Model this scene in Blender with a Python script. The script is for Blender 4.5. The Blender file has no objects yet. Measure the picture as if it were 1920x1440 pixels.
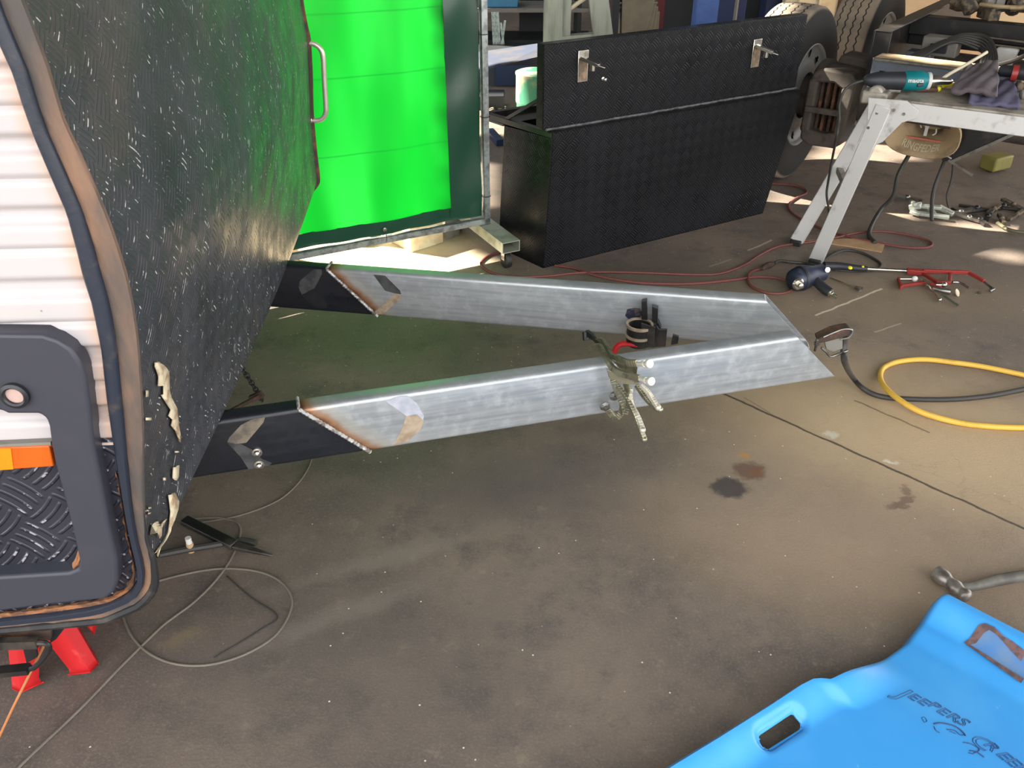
import bpy, bmesh, math, random
from mathutils import Vector as V, Matrix
from mathutils.bvhtree import BVHTree
random.seed(7)
sc = bpy.context.scene
COL = sc.collection
# ------------------------------------------------------------------ camera model
CH, TH, F = 1.58, math.radians(32), 1600.0
c_, s_ = math.cos(TH), math.sin(TH)
O = V((0, 0, CH))
def ray(px, py):
    x = px - 960; u = 720 - py
    return V((x, F * c_ + u * s_, -F * s_ + u * c_))
def G(px, py, z=0.0):                       # point of height z seen at a pixel
    d = ray(px, py); return O + d * ((z - CH) / d.z)
def Yp(px, py, Y):                          # point at distance Y seen at a pixel
    d = ray(px, py); return O + d * (Y / d.y)
def PP(px, py, p0, n):
    d = ray(px, py); n = V(n); return O + d * (n.dot(V(p0) - O) / n.dot(d))
cam = bpy.data.objects.new('camera', bpy.data.cameras.new('camera')); COL.objects.link(cam)
cam.location = O; cam.rotation_euler = (math.radians(90) - TH, 0, 0)
cam.data.sensor_width = 36; cam.data.lens = 36 * F / 1920; cam.data.clip_start = .02
sc.camera = cam
# ------------------------------------------------------------------ materials
def C(r, g, b):
    f = lambda v: (v / 255 / 12.92) if v / 255 <= .04045 else ((v / 255 + .055) / 1.055) ** 2.4
    return (f(r), f(g), f(b), 1)
class NT:
    def __init__(s, name):
        s.m = bpy.data.materials.new(name); s.m.use_nodes = True
        s.t = s.m.node_tree; s.b = s.t.nodes['Principled BSDF']; s.out = s.t.nodes['Material Output']
        s.tc = s.n('ShaderNodeTexCoord')
    def n(s, ty, **k):
        x = s.t.nodes.new(ty)
        for a, v in k.items(): setattr(x, a, v)
        return x
    def l(s, a, b): s.t.links.new(a, b)
    def put(s, sock, v):
        if hasattr(v, 'is_output') or isinstance(v, bpy.types.NodeSocket): s.l(v, sock)
        else: sock.default_value = v
    def math(s, op, a, b=0.0, c=0.0):
        x = s.n('ShaderNodeMath', operation=op)
        s.put(x.inputs[0], a); s.put(x.inputs[1], b); s.put(x.inputs[2], c); return x.outputs[0]
    def noise(s, co, scale, detail=4, rough=.55, dist=0):
        x = s.n('ShaderNodeTexNoise'); s.l(co, x.inputs['Vector']); x.inputs['Scale'].default_value = scale
        x.inputs['Detail'].default_value = detail; x.inputs['Roughness'].default_value = rough
        x.inputs['Distortion'].default_value = dist; return x.outputs['Fac']
    def ramp(s, v, lo, hi, a=0.0, b=1.0):
        x = s.n('ShaderNodeMapRange'); x.interpolation_type = 'SMOOTHSTEP'
        s.put(x.inputs[0], v); x.inputs[1].default_value = lo; x.inputs[2].default_value = hi
        x.inputs[3].default_value = a; x.inputs[4].default_value = b; return x.outputs[0]
    def mix(s, f, a, b):
        x = s.n('ShaderNodeMix', data_type='RGBA'); s.put(x.inputs[0], f); s.put(x.inputs[6], a); s.put(x.inputs[7], b)
        return x.outputs[2]
    def map(s, co, scale=(1, 1, 1), rot=(0, 0, 0), loc=(0, 0, 0)):
        x = s.n('ShaderNodeMapping'); s.l(co, x.inputs[0]); x.inputs['Scale'].default_value = scale
        x.inputs['Rotation'].default_value = rot; x.inputs['Location'].default_value = loc; return x.outputs[0]
    def sep(s, co):
        x = s.n('ShaderNodeSeparateXYZ'); s.l(co, x.inputs[0]); return x.outputs
    def bump(s, h, dist, strength=1.0):
        x = s.n('ShaderNodeBump'); s.l(h, x.inputs['Height']); x.inputs['Distance'].default_value = dist
        x.inputs['Strength'].default_value = strength; s.l(x.outputs[0], s.b.inputs['Normal']); return x
    def fin(s, col=None, rough=.5, metal=0.0, spec=.5):
        if col is not None: s.put(s.b.inputs['Base Color'], col)
        s.put(s.b.inputs['Roughness'], rough); s.put(s.b.inputs['Metallic'], metal)
        s.b.inputs['Specular IOR Level'].default_value = spec; return s.m
def mat(name, col, rough=.5, metal=0.0, col2=None, sc_=8.0, lo=.45, hi=.7, bump=0.0, bs=60.0, spec=.5, stretch=(1, 1, 1)):
    t = NT(name); co = t.map(t.tc.outputs['Object'], scale=stretch)
    if col2 is not None:
        c = t.mix(t.ramp(t.noise(co, sc_, 5), lo, hi), col, col2)
    else:
        c = t.mix(t.ramp(t.noise(co, sc_ * 2, 4), .3, .7), col, tuple(x * .82 for x in col[:3]) + (1,))
    if bump: t.bump(t.noise(co, bs, 4), bump)
    return t.fin(c, rough, metal, spec)
def checker(name, base, cell=.045, rough=.33, wear=C(205, 200, 190), wlo=.62, dirt=None, dlo=.5, metal=0.0, bd=.0016, spec=.5):
    t = NT(name); uv = t.map(t.tc.outputs['UV'], scale=(1 / cell, 1 / cell, 1), rot=(0, 0, math.radians(45)))
    x, y, _ = t.sep(uv)
    fx, fy = t.math('FRACT', x), t.math('FRACT', y)
    par = t.math('FLOORED_MODULO', t.math('ADD', t.math('FLOOR', x), t.math('FLOOR', y)), 2.0)
    al = t.math('ADD', t.math('MULTIPLY', fx, t.math('SUBTRACT', 1.0, par)), t.math('MULTIPLY', fy, par))
    ac = t.math('ADD', t.math('MULTIPLY', fy, t.math('SUBTRACT', 1.0, par)), t.math('MULTIPLY', fx, par))
    bow = t.math('MULTIPLY', t.math('POWER', t.math('SUBTRACT', al, .5), 2.0), .25)
    st = t.math('ABSOLUTE', t.math('SUBTRACT', t.math('FRACT', t.math('MULTIPLY', t.math('ADD', ac, bow), 4.0)), .5))
    bar = t.math('MULTIPLY', t.ramp(st, .06, .24, 1, 0), t.ramp(t.math('ABSOLUTE', t.math('SUBTRACT', al, .5)), .38, .5, 1, 0))
    obj = t.tc.outputs['Object']
    w = t.math('MULTIPLY', t.ramp(bar, .55, .9), t.ramp(t.noise(obj, 38, 3, .7), wlo, wlo + .05))
    c = t.mix(t.ramp(t.noise(obj, 5, 5), .35, .7), base, tuple(q * 1.5 for q in base[:3]) + (1,))
    if dirt: c = t.mix(t.ramp(t.noise(obj, 3.2, 6, .65), dlo, dlo + .25), c, dirt)
    c = t.mix(w, c, wear)
    t.bump(bar, bd)
    return t.fin(c, t.ramp(t.noise(obj, 9, 4), .3, .7, rough - .07, rough + .12), metal, spec)
m_black = mat('black_paint', C(30, 32, 37), .38, 0, C(46, 47, 50), 12, .5, .75)
m_navy = mat('navy_trim', C(36, 42, 54), .4, 0, C(76, 68, 64), 22, .58, .8, .0006, 80)
m_rub = mat('black_rubber', C(28, 28, 30), .6, 0, C(72, 66, 60), 18, .5, .8)
m_brown = mat('mud_caked_strip', C(76, 70, 66), .7, 0, C(140, 106, 82), 9, .40, .68, .003, 60, stretch=(1, 1, .3))
m_plastic = mat('dark_moulded_plastic', C(54, 55, 64), .45, 0, C(70, 67, 68), 6, .55, .9, .0002, 90)
m_rust = mat('rusty_steel', C(64, 48, 40), .8, 0, C(120, 78, 48), 20, .45, .7, .001, 80)
m_hand = mat('brushed_stainless', C(206, 198, 184), .38, .55, C(186, 178, 166), 30, .5, .8)
m_steel = mat('bare_steel', C(150, 148, 142), .34, .9, C(110, 104, 98), 25, .45, .7)
m_chrome = mat('bright_steel', C(205, 200, 190), .22, 1.0, C(160, 155, 145), 30, .5, .8)
m_pliers = mat('nickel_plated_pliers', C(158, 154, 130), .34, .8, C(120, 118, 98), 40, .45, .7)
m_alu = mat('worn_aluminium', C(205, 203, 200), .45, .35, C(150, 146, 140), 18, .55, .8, 0)
m_alud = mat('dirty_aluminium', C(168, 160, 148), .55, .3, C(110, 102, 92), 14, .45, .7)
m_red = mat('red_paint', C(190, 30, 34), .45, 0, C(206, 66, 62), 30, .55, .75)
m_dred = mat('dull_red_paint', C(150, 48, 44), .4, .1, C(120, 50, 44), 30, .5, .8)
m_amber = mat('amber_lens', C(205, 92, 20), .25, 0, None)
m_ambb = mat('bright_amber_lens', C(255, 140, 20), .25, 0, None)
m_wood = mat('bare_wood', C(190, 160, 122), .7, 0, C(160, 126, 90), 8, .4, .7, .0006, 60, stretch=(1, 1, 6))
m_card = mat('cardboard', C(176, 142, 104), .8, 0, None)
m_yel = mat('yellow_hose', C(222, 176, 70), .45, 0, C(190, 150, 60), 14, .5, .8)
m_hred = mat('red_air_hose', C(112, 58, 52), .6, 0, C(96, 54, 48), 14, .5, .8)
m_cable = mat('grey_black_cable', C(58, 56, 52), .55)
m_wire = mat('thin_grey_wire', C(118, 110, 98), .5)
m_orange = mat('orange_cord', C(190, 120, 70), .6)
m_blueh = mat('blue_black_tool_body', C(32, 38, 60), .45, 0, C(84, 86, 94), 30, .55, .75)
m_lever = mat('plier_lever_steel', C(206, 200, 182), .45, .5, C(150, 146, 130), 60, .5, .7)
m_lift = mat('sunlit_blue_enamel', C(80, 112, 178), .45)  # sunlight on the lift post face put into this paler blue
m_liftd = mat('dark_blue_enamel', C(32, 46, 84), .45)
m_drum = mat('weathered_green_drum', C(66, 138, 104), .5, 0, C(176, 168, 140), 6, .45, .6)
m_cream = mat('cream_paint', C(214, 202, 172), .6, 0, C(180, 160, 126), 10, .5, .75)
m_tubs = mat('beige_plastic', C(128, 118, 98), .6)
m_dark = mat('dark_cabinet', C(34, 38, 38), .6)
m_teal = mat('teal_tool_body', C(0, 118, 124), .4)
m_tool = mat('black_tool_grip', C(40, 42, 48), .5)
m_white = mat('white_plastic', C(222, 220, 214), .4)
m_rag = mat('grey_suede', C(104, 94, 98), .95, 0, C(80, 74, 78), 12, .4, .7, .001, 180)
m_rag2 = mat('purple_grey_suede', C(92, 88, 112), .95, 0, C(74, 72, 92), 12, .4, .7, .001, 180)
m_yd = mat('yellow_dot', C(236, 226, 30), .45)
m_concr = mat('pale_concrete', C(176, 160, 132), .85, 0, C(140, 124, 100), 9, .4, .7, .001, 80)
m_grey = mat('grey_housing', C(120, 116, 108), .6, 0, C(90, 86, 80), 14, .5, .8)
m_rim = mat('grey_wheel_paint', C(124, 124, 122), .5, 0, C(90, 86, 80), 10, .5, .8)
m_cast = mat('dusty_cast_iron', C(80, 72, 64), .8, 0, C(56, 49, 44), 16, .45, .7, .0015, 60)
m_oil = mat('oily_black_steel', C(28, 27, 27), .42, 0, C(74, 66, 58), 10, .5, .75)
m_dust = mat('dust_covered_steel', C(186, 162, 126), .8, 0, C(132, 112, 86), 9, .45, .7)
m_plate = mat('blue_grey_plate', C(104, 112, 122), .5, .2, C(84, 84, 88), 10, .5, .8)
m_bits = mat('painted_scrap_parts', C(110, 96, 76), .7, .2, C(58, 54, 48), 40, .4, .6, .001, 90)
m_galv_t = mat('galvanised_steel_tube', C(165, 172, 170), .36, .65, C(120, 126, 124), 30, .4, .65)
m_gstand = mat('aged_galvanised_section', C(170, 174, 162), .42, .4, C(138, 142, 130), 9, .4, .7, stretch=(2, 2, .35))
m_chip = mat('bare_torn_edge', C(214, 200, 168), .6, 0, C(170, 140, 108), 30, .45, .65, .001, 120)
m_wall = mat('dark_shed_cladding', C(66, 68, 66), .8)
m_roof = mat('roof_sheeting', C(120, 118, 112), .8)
m_chk_front = checker('black_chequer_plate_front', C(50, 52, 57), .04, .38, C(200, 198, 194), .585, C(74, 70, 67), .5, bd=.0011)
m_chk_side = checker('black_chequer_plate_side', C(36, 36, 44), .068, .36, C(150, 146, 150), .56, C(70, 60, 54), .6, bd=.0022)
m_chk_box = checker('black_chequer_plate_box', C(15, 16, 19), .042, .36, C(70, 68, 68), .70, bd=.0009, spec=.22)

def floor_mat():
    t = NT('stained_workshop_floor'); co = t.tc.outputs['Object']
    x, y, _ = t.sep(co)
    wx = t.math('ADD', t.math('ADD', x, t.math('MULTIPLY', t.math('SUBTRACT', t.noise(co, 9, 4), .5), .09)), t.math('MULTIPLY', t.math('SUBTRACT', t.noise(co, 45, 4, .7), .5), .045))
    wy = t.math('ADD', t.math('ADD', y, t.math('MULTIPLY', t.math('SUBTRACT', t.noise(t.map(co, loc=(7, 3, 0)), 9, 4), .5), .09)), t.math('MULTIPLY', t.math('SUBTRACT', t.noise(t.map(co, loc=(2, 5, 0)), 45, 4, .7), .5), .045))
    n1 = t.noise(co, 1.1, 6, .62); n2 = t.noise(co, 5.5, 6, .7); n3 = t.noise(co, 150, 3, .7)
    c = t.mix(t.ramp(n1, .34, .66), C(101, 91, 84), C(130, 115, 101))
    c = t.mix(t.ramp(n2, .45, .75), c, C(86, 79, 75))
    c = t.mix(t.ramp(t.noise(t.map(co, loc=(3, 1, 0)), 21, 6, .72), .54, .72, 0, .4), c, C(72, 66, 62))
    c = t.mix(t.ramp(t.noise(t.map(co, loc=(8, 2, 0)), 17, 6, .75), .57, .70, 0, .4), c, C(158, 142, 122))
    c = t.mix(t.math('MULTIPLY', t.ramp(n3, .48, .72), .5), c, C(146, 130, 110))
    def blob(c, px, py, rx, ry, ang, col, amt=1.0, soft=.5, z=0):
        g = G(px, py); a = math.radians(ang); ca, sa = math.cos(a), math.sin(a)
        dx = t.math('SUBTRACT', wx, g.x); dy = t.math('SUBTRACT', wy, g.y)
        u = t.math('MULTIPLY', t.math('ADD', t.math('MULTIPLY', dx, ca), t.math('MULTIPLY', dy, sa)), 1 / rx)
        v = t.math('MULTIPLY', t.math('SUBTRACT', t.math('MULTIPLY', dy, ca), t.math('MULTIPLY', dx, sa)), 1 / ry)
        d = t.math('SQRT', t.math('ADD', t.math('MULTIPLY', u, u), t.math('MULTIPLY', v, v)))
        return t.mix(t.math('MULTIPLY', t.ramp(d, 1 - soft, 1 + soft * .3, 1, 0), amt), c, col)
    def line(c, p, q, w, col, amt):
        a, b = G(*p), G(*q); d = b - a
        g = (a + b) / 2; mid = (p[0] + 0, 0)
        ang = math.degrees(math.atan2(d.y, d.x)); L = d.length / 2
        ca, sa = d.x / d.length, d.y / d.length
        dx = t.math('SUBTRACT', lx, g.x); dy = t.math('SUBTRACT', ly, g.y)
        u = t.math('ABSOLUTE', t.math('ADD', t.math('MULTIPLY', dx, ca), t.math('MULTIPLY', dy, sa)))
        v = t.math('ABSOLUTE', t.math('SUBTRACT', t.math('MULTIPLY', dy, ca), t.math('MULTIPLY', dx, sa)))
        m = t.math('MULTIPLY', t.ramp(u, L * .97, L, 1, 0), t.ramp(v, w * .4, w, 1, 0))
        return t.mix(t.math('MULTIPLY', m, amt), c, col)
    nn = t.noise(co, 14, 3); n4 = t.noise(t.map(co, loc=(4, 9, 0)), 14, 3)
    lx = t.math('ADD', x, t.math('MULTIPLY', t.math('SUBTRACT', nn, .5), .014))
    ly = t.math('ADD', y, t.math('MULTIPLY', t.math('SUBTRACT', n4, .5), .014))
    # broad traffic dirt and paler areas
    c = blob(c, 700, 1240, .75, .42, 10, C(88, 80, 75), .45, .9)
    c = blob(c, 1000, 900, .55, .25, 5, C(88, 81, 77), .55, .9)
    c = blob(c, 1750, 820, 1.0, .55, -25, C(196, 170, 134), .85, .9)
    c = blob(c, 1600, 1050, .7, .3, -20, C(172, 148, 118), .5, .9)
    c = blob(c, 1650, 560, 1.3, .35, 0, C(148, 130, 106), .5, .9)
    c = blob(c, 720, 478, .55, .5, 20, C(206, 186, 150), .9, .7)  # sun glare on the floor under the screen, painted in as paler colour
    c = blob(c, 1500, 960, .5, .3, -20, C(150, 132, 112), .45, .9)
    c = blob(c, 640, 1150, .3, .045, 25, C(136, 126, 116), .4, .9)
    c = blob(c, 700, 1055, .35, .04, 22, C(140, 130, 118), .4, .9)
    # spills
    c = blob(c, 1366, 915, .062, .05, 20, C(62, 58, 58), .85, .35)
    c = blob(c, 1408, 884, .05, .05, 0, C(98, 74, 60), .8, .5)
    c = blob(c, 1398, 852, .02, .03, 40, C(176, 128, 62), .7, .7)
    c = blob(c, 1420, 885, .02, .02, 0, C(130, 84, 52), .6, .8)
    c = blob(c, 1560, 816, .03, .022, -30, C(202, 194, 176), .85, .6)
    c = blob(c, 1668, 870, .022, .016, 0, C(214, 204, 186), .8, .6)
    c = blob(c, 1695, 944, .055, .018, 15, C(112, 92, 78), .8, .4)
    c = blob(c, 1703, 925, .02, .03, 15, C(112, 92, 78), .7, .5)
    c = blob(c, 345, 1200, .06, .03, 30, C(128, 112, 88), .6, .8)
    c = blob(c, 1100, 805, .14, .04, 0, C(92, 84, 76), .5, .8)
    # joints, cracks and chalk
    c = line(c, (1345, 733), (1990, 1022), .007, C(58, 50, 46), .85)
    c = line(c, (1600, 750), (1745, 812), .006, C(72, 60, 52), .6)
    c = line(c, (1528, 592), (1655, 541), .007, C(214, 200, 176), .8)
    c = line(c, (1640, 623), (1690, 606), .005, C(200, 184, 160), .5)
    c = line(c, (1402, 470), (1448, 450), .008, C(196, 184, 164), .6)
    c = line(c, (1330, 500), (1372, 486), .008, C(180, 168, 150), .4)
    c = line(c, (1395, 745), (1470, 790), .004, C(78, 66, 58), .4)
    # fine cracking and white specks
    vo = t.n('ShaderNodeTexVoronoi', feature='DISTANCE_TO_EDGE'); cmb = t.n('ShaderNodeCombineXYZ'); t.put(cmb.inputs[0], wx); t.put(cmb.inputs[1], wy); t.l(cmb.outputs[0], vo.inputs['Vector']); vo.inputs['Scale'].default_value = 4.2
    crk = t.math('MULTIPLY', t.ramp(vo.outputs['Distance'], .003, .012, 1, 0), t.ramp(t.noise(co, 2.3, 3), .55, .65, 0, .14))
    c = t.mix(crk, c, C(60, 52, 46))
    vs = t.n('ShaderNodeTexVoronoi'); t.l(t.map(co, scale=(1, 1, 0)), vs.inputs['Vector']); vs.inputs['Scale'].default_value = 40
    sepc = t.n('ShaderNodeSeparateColor'); t.l(vs.outputs['Color'], sepc.inputs[0])
    sp = t.math('MULTIPLY', t.ramp(vs.outputs['Distance'], .04, .12, 1, 0), t.ramp(sepc.outputs[0], .84, .88))
    c = t.mix(sp, c, C(226, 218, 204))
    t.bump(t.math('ADD', t.math('MULTIPLY', n3, .5), n2), .0025)
    return t.fin(c, t.ramp(n1, .3, .7, .5, .72), 0, .4)
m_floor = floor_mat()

def corr_mat():
    t = NT('white_ribbed_cladding'); co = t.tc.outputs['Object']; uv = t.tc.outputs['UV']
    u, v, _ = t.sep(uv)
    e = t.math('ADD', u, t.math('MULTIPLY', t.noise(co, 12, 4), .03))
    c = t.mix(t.ramp(t.noise(co, 3, 4), .4, .8), C(186, 179, 178), C(172, 166, 166))
    c = t.mix(t.ramp(e, 1.012, 1.05, 0, .6), c, C(206, 158, 118))
    vs = t.n('ShaderNodeTexVoronoi'); t.l(co, vs.inputs['Vector']); vs.inputs['Scale'].default_value = 30
    c = t.mix(t.ramp(vs.outputs['Distance'], .04, .07, .7, 0), c, C(120, 96, 84))
    return t.fin(c, .4, 0, .5)
m_corr = corr_mat()

def rail_mat(name, base, base2, metal, rough, heat=True):   # UV: u = distance from the weld along the rail, v = height
    t = NT(name); co = t.tc.outputs['Object']; u, v, _ = t.sep(t.tc.outputs['UV'])
    st = t.noise(t.map(co, scale=(1.2, 1.2, 26)), 3, 4, .6); sp = t.noise(co, 34, 4, .65)
    c = t.mix(t.ramp(st, .35, .7), base, base2)
    c = t.mix(t.ramp(sp, .45, .75, 0, .4), c, tuple(min(1, q * 1.35) for q in base[:3]) + (1,))
    if heat:
        e = t.math('ADD', u, t.math('MULTIPLY', t.math('SUBTRACT', t.noise(co, 16, 4), .5), .05))
        c = t.mix(t.ramp(e, .045, .09, .35, 0), c, C(196, 186, 160))
        c = t.mix(t.ramp(e, .015, .05, .85, 0), c, C(160, 108, 62))
        c = t.mix(t.ramp(e, .0, .022, .9, 0), c, C(88, 52, 34))
    return t.fin(c, t.ramp(sp, .3, .7, rough - .06, rough + .1), metal, .5)
m_galv = rail_mat('galvanised_rail', C(176, 179, 180), C(154, 159, 162), .5, .36)
m_rblk = rail_mat('black_painted_rail', C(24, 27, 33), C(32, 34, 40), 0, .32, False)

def curtain_mat():
    t = NT('green_welding_curtain')
    for n in list(t.t.nodes):
        if n.type == 'BSDF_PRINCIPLED': bs = n
    tr = t.n('ShaderNodeBsdfTranslucent'); tr.inputs[0].default_value = (.002, .19, .011, 1)
    mx = t.n('ShaderNodeMixShader'); mx.inputs[0].default_value = .36
    t.b.inputs['Base Color'].default_value = (.004, .2, .02, 1); t.b.inputs['Roughness'].default_value = .16
    x, y, z = t.sep(t.tc.outputs['Object'])
    fac = t.ramp(t.noise(t.map(t.tc.outputs['Object'], scale=(1, 1, .22)), 3.5, 2), .35, .65)
    ln = None
    for z0 in (.83, 1.06, .53):  # fold creases: shade put in as thin darker lines
        q = t.ramp(t.math('ABSOLUTE', t.math('SUBTRACT', t.math('ADD', z, t.math('MULTIPLY', x, .012)), z0)), .0015, .0045, .45, 0); ln = q if ln is None else t.math('MAXIMUM', ln, q)
    base = t.mix(fac, (.002, .17, .010, 1), (.010, .27, .026, 1)); t.l(t.mix(ln, base, (.001, .09, .01, 1)), tr.inputs[0])
    t.l(tr.outputs[0], mx.inputs[1]); t.l(t.b.outputs[0], mx.inputs[2]); t.l(mx.outputs[0], t.out.inputs[0])
    b = t.n('ShaderNodeBump'); b.inputs['Distance'].default_value = .004
    t.l(t.noise(t.map(t.tc.outputs['Object'], scale=(1.5, 1.5, .6)), 5, 3), b.inputs['Height']); t.l(b.outputs[0], t.b.inputs['Normal'])
    return t.m
m_curt = curtain_mat()
def hem_mat():
    t = NT('dark_green_hem'); t.b.inputs['Base Color'].default_value = (.012, .06, .034, 1)
    return t.fin(None, .22)
m_hem = hem_mat()
def creeper_mat():
    t = NT('blue_moulded_plastic'); co = t.tc.outputs['Object']
    c = t.mix(t.ramp(t.noise(co, 6, 4), .4, .8), C(62, 152, 220), C(76, 162, 224))
    c = t.mix(t.ramp(t.noise(co, 26, 5, .7), .68, .74, 0, .6), c, C(150, 200, 232))
    return t.fin(c, .34, 0, .5)
m_creep = creeper_mat()
def tyre_mat():
    t = NT('dusty_tyre_rubber'); co = t.tc.outputs['Object']; u, v, _ = t.sep(t.tc.outputs['UV'])   # u round the tyre (m), v across the tread (-.11 .. .11)
    zig = t.math('MULTIPLY', t.math('PINGPONG', u, .022), .45)
    vv = t.math('ADD', v, zig)
    g = t.math('ABSOLUTE', t.math('SUBTRACT', t.math('FRACT', t.math('MULTIPLY', vv, 1 / .047)), .5))
    groove = t.math('MULTIPLY', t.ramp(g, .04, .09, 1, 0), t.ramp(t.math('ABSOLUTE', v), .098, .104, 1, 0))
    c = t.mix(t.ramp(t.noise(co, 8, 5), .35, .7), C(142, 128, 110), C(112, 102, 92))
    side = t.ramp(t.math('ABSOLUTE', v), .104, .125)
    c = t.mix(side, c, C(40, 38, 36))
    c = t.mix(groove, c, C(30, 27, 24))
    t.bump(t.math('SUBTRACT', 1.0, groove), .006)
    return t.fin(c, .85, 0, .3)
m_tyre = tyre_mat()

# ------------------------------------------------------------------ mesh builder
def wloc(o):
    p = V((0, 0, 0))
    while o: p = p + o.location; o = o.parent
    return p
class MB:
    def __init__(s, M=None): s.v = []; s.f = []; s.uv = {}; s.M = M
    def add(s, vs, fs):
        k = len(s.v); s.v += [V(p) for p in vs]; s.f += [tuple(i + k for i in f) for f in fs]; return s
    def box(s, c, size, R=None):
        c = V(c); h = V(size) / 2; R = R or Matrix.Identity(3)
        vs = [c + R @ V((x * h.x, y * h.y, z * h.z)) for x in (-1, 1) for y in (-1, 1) for z in (-1, 1)]
        return s.add(vs, [(0, 1, 3, 2), (4, 6, 7, 5), (0, 4, 5, 1), (2, 3, 7, 6), (0, 2, 6, 4), (1, 5, 7, 3)])
    def bar(s, p0, p1, w, h, up=(0, 0, 1), w1=None, h1=None):
        p0, p1 = V(p0), V(p1); d = (p1 - p0).normalized(); x = d.cross(V(up)).normalized(); z = x.cross(d)
        w1 = w1 or w; h1 = h1 or h; vs = []
        for p, a, b in ((p0, w, h), (p1, w1, h1)):
            vs += [p - x * a / 2 - z * b / 2, p + x * a / 2 - z * b / 2, p + x * a / 2 + z * b / 2, p - x * a / 2 + z * b / 2]
        return s.add(vs, [(0, 3, 2, 1), (4, 5, 6, 7), (0, 1, 5, 4), (1, 2, 6, 5), (2, 3, 7, 6), (3, 0, 4, 7)])
    def rtube(s, p0, p1, w, h, t=.003, up=(0, 0, 1)):
        p0, p1 = V(p0), V(p1); d = (p1 - p0).normalized(); x = d.cross(V(up)).normalized(); z = x.cross(d); vs = []
        for p in (p0, p1):
            for a, b in ((w / 2, h / 2), (w / 2 - t, h / 2 - t)):
                vs += [p - x * a - z * b, p + x * a - z * b, p + x * a + z * b, p - x * a + z * b]
        fs = []
        for i in range(4):
            j = (i + 1) % 4
            fs += [(i, j, 8 + j, 8 + i), (4 + j, 4 + i, 12 + i, 12 + j), (j, i, 4 + i, 4 + j), (8 + i, 8 + j, 12 + j, 12 + i)]
        return s.add(vs, fs)
    def tube(s, pts, r, n=8, closed=False, caps=True):
        pts = [V(p) for p in pts]; m = len(pts); rs = r if isinstance(r, (list, tuple)) else [r] * m
        vs = []; nrm = None
        for i, p in enumerate(pts):
            a = pts[i - 1] if (i > 0 or closed) else p; b = pts[(i + 1) % m] if (i < m - 1 or closed) else p
            d = (b - a).normalized() if (b - a).length > 1e-9 else V((0, 0, 1))
            if nrm is None:
                nrm = d.orthogonal().normalized()
            nrm = (nrm - d * nrm.dot(d)); nrm = nrm.normalized() if nrm.length > 1e-6 else d.orthogonal().normalized()
            bn = d.cross(nrm)
            for k in range(n):
                t = 2 * math.pi * k / n; vs.append(p + (nrm * math.cos(t) + bn * math.sin(t)) * rs[i])
        fs = []
        for i in range(m if closed else m - 1):
            j = (i + 1) % m
            for k in range(n): fs.append((i * n + k, i * n + (k + 1) % n, j * n + (k + 1) % n, j * n + k))
        if caps and not closed: fs += [tuple(range(n - 1, -1, -1)), tuple((m - 1) * n + k for k in range(n))]
        return s.add(vs, fs)
    def lathe(s, prof, o, ax, n=24, caps=True, a0=0, a1=2 * math.pi):
        o = V(o); ax = V(ax).normalized(); x = ax.orthogonal().normalized(); y = ax.cross(x); full = abs(a1 - a0 - 2 * math.pi) < 1e-6
        vs = []; m = n if full else n + 1
        for r, h in prof:
            for k in range(m):
                t = a0 + (a1 - a0) * k / n; vs.append(o + ax * h + (x * math.cos(t) + y * math.sin(t)) * max(r, 1e-5))
        fs = []
        for i in range(len(prof) - 1):
            for k in range(n):
                kk = (k + 1) % m; fs.append((i * m + k, i * m + kk, (i + 1) * m + kk, (i + 1) * m + k))
        if caps and full: fs += [tuple(range(m - 1, -1, -1)), tuple((len(prof) - 1) * m + k for k in range(m))]
        return s.add(vs, fs)
    def cyl(s, p0, p1, r0, r1=None, n=16):
        p0, p1 = V(p0), V(p1); r1 = r0 if r1 is None else r1
        return s.lathe([(r0, 0), (r1, (p1 - p0).length)], p0, p1 - p0, n)
    def ball(s, c, r, n=12, ax=(0, 0, 1), sq=1.0):
        return s.lathe([(r * math.cos(a), r * sq * math.sin(a)) for a in [math.pi * (i / 8 - .5) for i in range(9)]], c, ax, n, False)
    def prism(s, pts, vec):
        pts = [V(p) for p in pts]; m = len(pts); vec = V(vec)
        nn = V((0, 0, 0))
        for i in range(m): nn += pts[i].cross(pts[(i + 1) % m])
        if nn.dot(vec) > 0: pts.reverse()
        return s.add(pts + [p + vec for p in pts], [tuple(range(m)), tuple(range(2 * m - 1, m - 1, -1))] + [(i, m + i, m + (i + 1) % m, (i + 1) % m) for i in range(m)])
    def grid(s, rows, uv=None, flip=False):
        k = len(s.v); m = len(rows[0]); fs = []
        for i in range(len(rows) - 1):
            for j in range(m - 1):
                q = (i * m + j, i * m + j + 1, (i + 1) * m + j + 1, (i + 1) * m + j); fs.append(q[::-1] if flip else q)
        s.add([p for r in rows for p in r], fs)
        if uv:
            for i, r in enumerate(uv):
                for j, q in enumerate(r): s.uv[k + i * m + j] = q
        return s
    def build(s, name, m, parent=None, smooth=False, bevel=0.0, loc=None, seg=2, solid=0.0, recalc=True):
        bb = loc if loc is not None else V((0, 0, 0))
        if parent is None and loc is None:
            ws = [s.M @ p for p in s.v] if s.M else s.v
            bb = V((sum(p.x for p in ws) / len(ws), sum(p.y for p in ws) / len(ws), min(p.z for p in ws)))
        if parent is not None: off = wloc(parent)
        else: off = V(bb)
        me = bpy.data.meshes.new(name)
        ws = [(s.M @ p if s.M else p) - off for p in s.v]
        me.from_pydata([tuple(p) for p in ws], [], s.f)
        if recalc:
            bm = bmesh.new(); bm.from_mesh(me); bmesh.ops.recalc_face_normals(bm, faces=bm.faces); bm.to_mesh(me); bm.free()
        ul = me.uv_layers.new(name='UVMap')
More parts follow.
